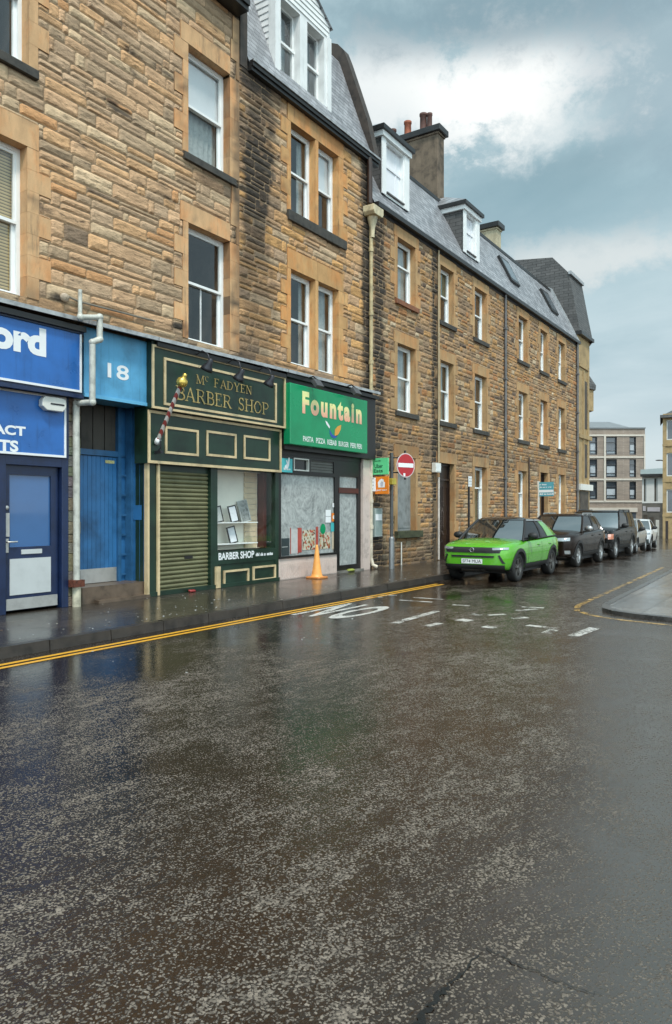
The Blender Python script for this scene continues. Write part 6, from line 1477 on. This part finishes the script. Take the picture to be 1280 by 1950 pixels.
    # wheels
    for ax_ in axles:
        for sd in (-1, 1):
            c = (ax_, sd * (W / 2 - .055), cz); A_ = Vector((0, sd, 0)); tw = .21
            m2 = MB(); r_ = wr; m2.lathe([(r_ * .64, -tw), (r_ * .95, -tw), (r_, -tw + .03), (r_, -.03), (r_ * .95, 0), (r_ * .70, .004), (r_ * .66, -.02)], c, 32, axis=A_); wh = m2.build('wheel', m_tyre, root)
            m2 = MB(); m2.lathe([(r_ * .67, -.02), (r_ * .67, -.004), (r_ * .62, -.01), (r_ * .6, -.07), (0.001, -.07)], c, 28, axis=A_)
            for k in range(5):
                a0 = k * 2 * math.pi / 5 + .3
                for da in (-.16, .16):
                    d1 = Vector((math.cos(a0 + da * .3), 0, math.sin(a0 + da * .3))); d2 = Vector((math.cos(a0 + da), 0, math.sin(a0 + da))); tv = Vector((-d2.z, 0, d2.x)) * .022
                    p0, p1 = Vector(c) + d1 * r_ * .1 - A_ * .02, Vector(c) + d2 * r_ * .64 - A_ * .012
                    m2.add([p0 - tv, p1 - tv, p1 + tv, p0 + tv, p0 - tv - A_ * .04, p1 - tv - A_ * .04, p1 + tv - A_ * .04, p0 + tv - A_ * .04], [(0, 1, 2, 3), (0, 4, 5, 1), (3, 2, 6, 7)])
            m2.lathe([(r_ * .17, -.03), (r_ * .15, -.008), (0.001, -.004)], c, 14, axis=A_); m2.build('rim', rim_mat, wh)
    # arch cladding, sills, door lines
    am = arch or m_trim
    for sd in (-1, 1):
        for ax_ in axles if arch is not False else ():
            pts = []; m2 = MB()
            for i in range(25):
                th = math.pi * (-.06 + 1.12 * i / 24)
                for rad in (wr + .048, wr + .125):
                    x_, z_ = ax_ + rad * math.cos(th), cz + rad * math.sin(th); h_, nn = hit((x_, sd * 3, z_), (0, -sd, 0)); pts.append((h_ + nn * .01) if h_ is not None and abs(h_.y) > W * .3 else Vector((x_, sd * (W / 2 - .05), z_)))
            m2.add(pts, [(2 * i, 2 * i + 2, 2 * i + 3, 2 * i + 1) for i in range(24)], 0, None, True)
            m2.build('wheel_arch', am, root)
        zb = min(s_[2] for s_ in stations)
        if skirt: fpatch('sill_cladding', [(axles[0] + wr + .1, zb + .03), (axles[1] - wr - .1, zb + .03), (axles[1] - wr - .1, zb + .17), (axles[0] + wr + .1, zb + .17)], m_trim, .012, 12, 3, side=sd)
        d0, d1, dm = bx0 + .38, min(axles[1] - .05, bx1 - .5), 0
        dm = (d0 + d1) / 2 + .08
        for xx in (d0, dm, d1): fpatch('door_seam', [(xx - .006, zb + .16), (xx + .006, zb + .16), (xx + .006 + (.06 if xx == d1 else 0), bz - .02), (xx - .006 + (.06 if xx == d1 else 0), bz - .02)], m_trim, .003, 1, 10, side=sd)
        for xx in (dm - .26, d1 - .24):
            h_, nn = hit((xx, sd * 3, bz - .13), (0, -sd, 0))
            if h_ is not None: m2 = MB(); m2.ellipsoid((xx, h_.y + sd * .012, bz - .13), .10, .02, .02); m2.build('door_handle', face.get('handle', paint), root)
        m2 = MB(); mx = bx0 + .42; my = sd * (bh + .16); m2.ellipsoid((mx, my, bz + .10), .085, .13, .085); m2.tube([(mx + .02, sd * (bh - .02), bz + .03), (mx + .02, my, bz + .05)], .03); m2.build('wing_mirror', mirror_mat or m_trim, root)
    # face: list of patches
    for item in face['patches']:
        nm, quad, mat, off = item[:4]; opt = item[4] if len(item) > 4 else {}
        fpatch(nm, quad, mat, off, **opt)
        if opt.get('side') is None and not item[5:] == (1,) and quad[0][0] * quad[1][0] > 0: fpatch(nm, [(-y_, z_) for y_, z_ in quad], mat, off, **opt)
    if plate:
        pw_, ph_ = .26, .055; zc = face['plate_z']; h_, nn = hit((-2, 0, zc), (1, 0, 0)); xp = h_.x - .02
        m2 = MB(); m2.box(xp - .008, xp, -pw_, pw_, zc - ph_, zc + ph_); np_ = m2.build('number_plate', m_letterw, root)
        m2 = MB(); put_text(m2, plate, (xp - .011, pw_ - .03, zc - ph_ + .02), (0, -1, 0), (0, 0, 1), 2 * pw_ - .06, 2 * ph_ - .035, .0); m2.build('lettering', m_black, np_)
    if face.get('badge'):
        zc = face['badge']; h_, nn = hit((-2, 0, zc), (1, 0, 0)); m2 = MB(); m2.lathe([(.055, 0), (.055, .014), (.042, .014), (.042, 0)], (h_.x - .012, 0, zc), 20, axis=(-1, 0, 0)); m2.box(h_.x - .03, h_.x - .014, -.06, .06, zc - .008, zc + .008); m2.build('badge', m_chrome, root)
    m2 = MB(); m2.box(fo - .1, fo + wb + .1, -W / 2 + .25, W / 2 - .25, .18, .4); m2.build('underbody', m_trim, root)
    root.location = loc; root.rotation_euler = (0, 0, rot); return root
def suv(L, W, zb, zs, zh, nose=.62, tail=1.0, shrink=.0):
    h = W / 2
    return [(0, h * .66, zb + .12, zs * .78, zs * .84), (.05, h * .80, zb + .05, zs * .87, zs * .92), (.22, h * .935, zb, zs * .93, zs * .985), (.55, h * .99, zb - .01, zs * .975, zh - .02), (1.1, h, zb - .01, zs, zh),
            (1.6, h, zb - .01, zs + .01, zh + .015), (L * .55, h * .985, zb - .01, zs + .02, zh + .03), (L - 1.2, h * .99, zb, zs + .035, zh + .045), (L - .6, h * .985, zb + .02, zs + .05, zh + .06), (L - .2, h * .94, zb + .06, zs + .04, zh + .05), (L - .03, h * .87, zb + .12, zs - .0, zh), (L, h * .78, zb + .2, zs - .08, zh - .1)]
# green compact SUV
p_green = carpaint('lime_green_paint', (.11, .42, .022), .1, .2, .9, .3, .04)
W_, L_ = 1.79, 4.15
st = suv(L_, W_, .26, .93, 1.02)
fg = {'plate_z': .50, 'badge': .765, 'chrome_line': True, 'pillar': m_trim, 'quarter': 3, 'rise': .018, 'fall': .015, 'patches': [
    ('grille', [(.66, .70), (-.66, .70), (-.70, .82), (.70, .82)], m_trim, .012),
    ('headlight', [(.50, .765), (.80, .78), (.80, .825), (.48, .81)], m_lens, .016, {'nu': 10, 'nv': 3}),
    ('lower_intake', [(.52, .59), (-.52, .59), (-.54, .635), (.54, .635)], m_trim, .012, {}, 1),
    ('fog_vent', [(.70, .46), (.755, .46), (.66, .66), (.62, .64)], m_trim, .012, {'nu': 3, 'nv': 6}),
    ('front_bumper', [(.72, .24), (-.72, .24), (-.74, .425), (.74, .425)], m_trim, .014, {'nu': 18}),
    ('skid_plate', [(.34, .27), (-.34, .27), (-.28, .33), (.28, .33)], m_rims, .022, {}, 1)]}
make_car('lime green compact SUV with black roof parked facing the camera', 'parked_car', 'cars parked along the left kerb', (16.2, -3.32, 0), p_green, L_, W_, 1.53, 2.56, .80, .335, st, (1.0, 1.78, 3.22, 3.98, .82, .61, .97), PM('gloss_black_roof', (.012, .012, .013), .12, coat=1), m_rim, fg, plate='SF74 MUA')
# brown SUV
p_brown = carpaint('dark_brown_paint', (.014, .0078, .0055), .0, .22, .12, .18, .03)
W_, L_ = 1.81, 4.32
st = suv(L_, W_, .28, 1.0, 1.10)
fb = {'plate_z': .55, 'handle': m_trim, 'patches': [
    ('grille', [(.42, .74), (-.42, .74), (-.44, .89), (.44, .89)], m_chrome, .012, {}, 1),
    ('headlight', [(.47, .78), (.78, .80), (.78, .89), (.46, .875)], m_lens, .014, {'nu': 10, 'nv': 4}),
    ('lower_intake', [(.5, .36), (-.5, .36), (-.5, .50), (.5, .50)], m_trim, .012, {}, 1), ('fog_lamp', [(.66, .42), (.78, .42), (.78, .52), (.66, .52)], m_lens, .016, {'nu': 4, 'nv': 4}),
    ('skid_plate', [(.7, .28), (-.7, .28), (-.66, .35), (.66, .35)], m_rims, .014, {'nu': 18})]}
make_car('dark brown SUV with silver roof rails parked behind the green car', 'parked_car', 'cars parked along the left kerb', (21.68, -3.2, 0), p_brown, L_, W_, 1.60, 2.67, .84, .34, st, (1.15, 1.85, 3.55, 4.2, .80, .66, 1.05), p_brown, m_rims, fb, rails=m_rims, mirror_mat=m_rims)
# black boxy 4x4
p_black = carpaint('black_paint_car', (.005, .0045, .0045), .0, .22, .10, .15, .03)
W_, L_ = 1.86, 4.45; h = W_ / 2
st = [(0, h * .86, .40, .92, .98), (.06, h * .93, .34, .98, 1.03), (.25, h * .98, .30, 1.01, 1.07), (.7, h, .30, 1.03, 1.09), (1.3, h, .30, 1.05, 1.11), (2.2, h, .30, 1.06, 1.12), (3.4, h, .30, 1.07, 1.13), (4.1, h * .99, .32, 1.07, 1.13), (4.4, h * .96, .36, 1.05, 1.1), (4.45, h * .9, .42, 1.0, 1.04)]
fk = {'plate_z': .60, 'patches': [('grille', [(.45, .72), (-.45, .72), (-.45, .90), (.45, .90)], m_trim, .012, {}, 1), ('headlight', [(.5, .74), (.78, .74), (.78, .90), (.5, .90)], m_lens, .02, {'nu': 6, 'nv': 4}), ('indicator', [(.79, .70), (.90, .70), (.90, .88), (.79, .88)], m_amber, .024, {'nu': 5, 'nv': 4}), ('front_bumper', [(.85, .40), (-.85, .40), (-.85, .56), (.85, .56)], m_trim, .02, {'nu': 16})]}
make_car('black boxy four-wheel-drive with amber indicator between brown and silver cars', 'parked_car', 'cars parked along the left kerb', (26.55, -3.15, 0), p_black, L_, W_, 1.72, 2.6, .85, .36, st, (1.2, 1.62, 4.1, 4.38, .86, .76, 1.06), p_black, m_rims, fk, rails=m_trim)
# silver hatchback
p_silver = carpaint('silver_paint', (.46, .47, .48), .5, .3)
st = suv(3.95, 1.70, .24, .86, .95)
fs_ = {'plate_z': .46, 'patches': [('grille', [(.4, .60), (-.4, .60), (-.4, .68), (.4, .68)], m_trim, .012, {}, 1), ('headlight', [(.5, .66), (.78, .70), (.76, .82), (.5, .76)], m_lens, .02, {'nu': 8, 'nv': 4}), ('lower_intake', [(.5, .3), (-.5, .3), (-.5, .42), (.5, .42)], m_trim, .012, {}, 1)]}
make_car('silver hatchback mostly hidden behind the black four-wheel-drive', 'parked_car', 'cars parked along the left kerb', (31.7, -2.95, zg(33) - .0), p_silver, 3.95, 1.70, 1.45, 2.5, .78, .31, st, (.95, 1.75, 3.2, 3.85, .76, .60, .92), p_silver, m_rims, fs_, rot=R(3), arch=False)
# white SUV
p_white = carpaint('white_car_paint', (.70, .72, .74), .05, .3)
st = suv(4.3, 1.82, .27, .95, 1.05)
fw_ = {'plate_z': .50, 'patches': [('grille', [(.62, .66), (-.62, .66), (-.72, .80), (.72, .80)], m_trim, .012, {'nu': 14}), ('headlight', [(.55, .76), (.85, .80), (.84, .86), (.54, .83)], m_lens, .022, {'nu': 8, 'nv': 3}), ('front_bumper', [(.80, .28), (-.80, .28), (-.80, .56), (.80, .56)], PM('dark_teal_bumper', (.03, .045, .045), .4), .014, {'nu': 16}), ('bumper_strip', [(.6, .40), (-.6, .40), (-.6, .43), (.6, .43)], m_rims, .022, {}, 1)]}
make_car('white SUV with black grille, last of the parked cars', 'parked_car', 'cars parked along the left kerb', (37.4, -2.42, zg(39.5)), p_white, 4.3, 1.82, 1.50, 2.6, .85, .34, st, (1.0, 1.75, 3.4, 4.15, .80, .64, .99), p_white, m_rims, fw_, rot=R(5))
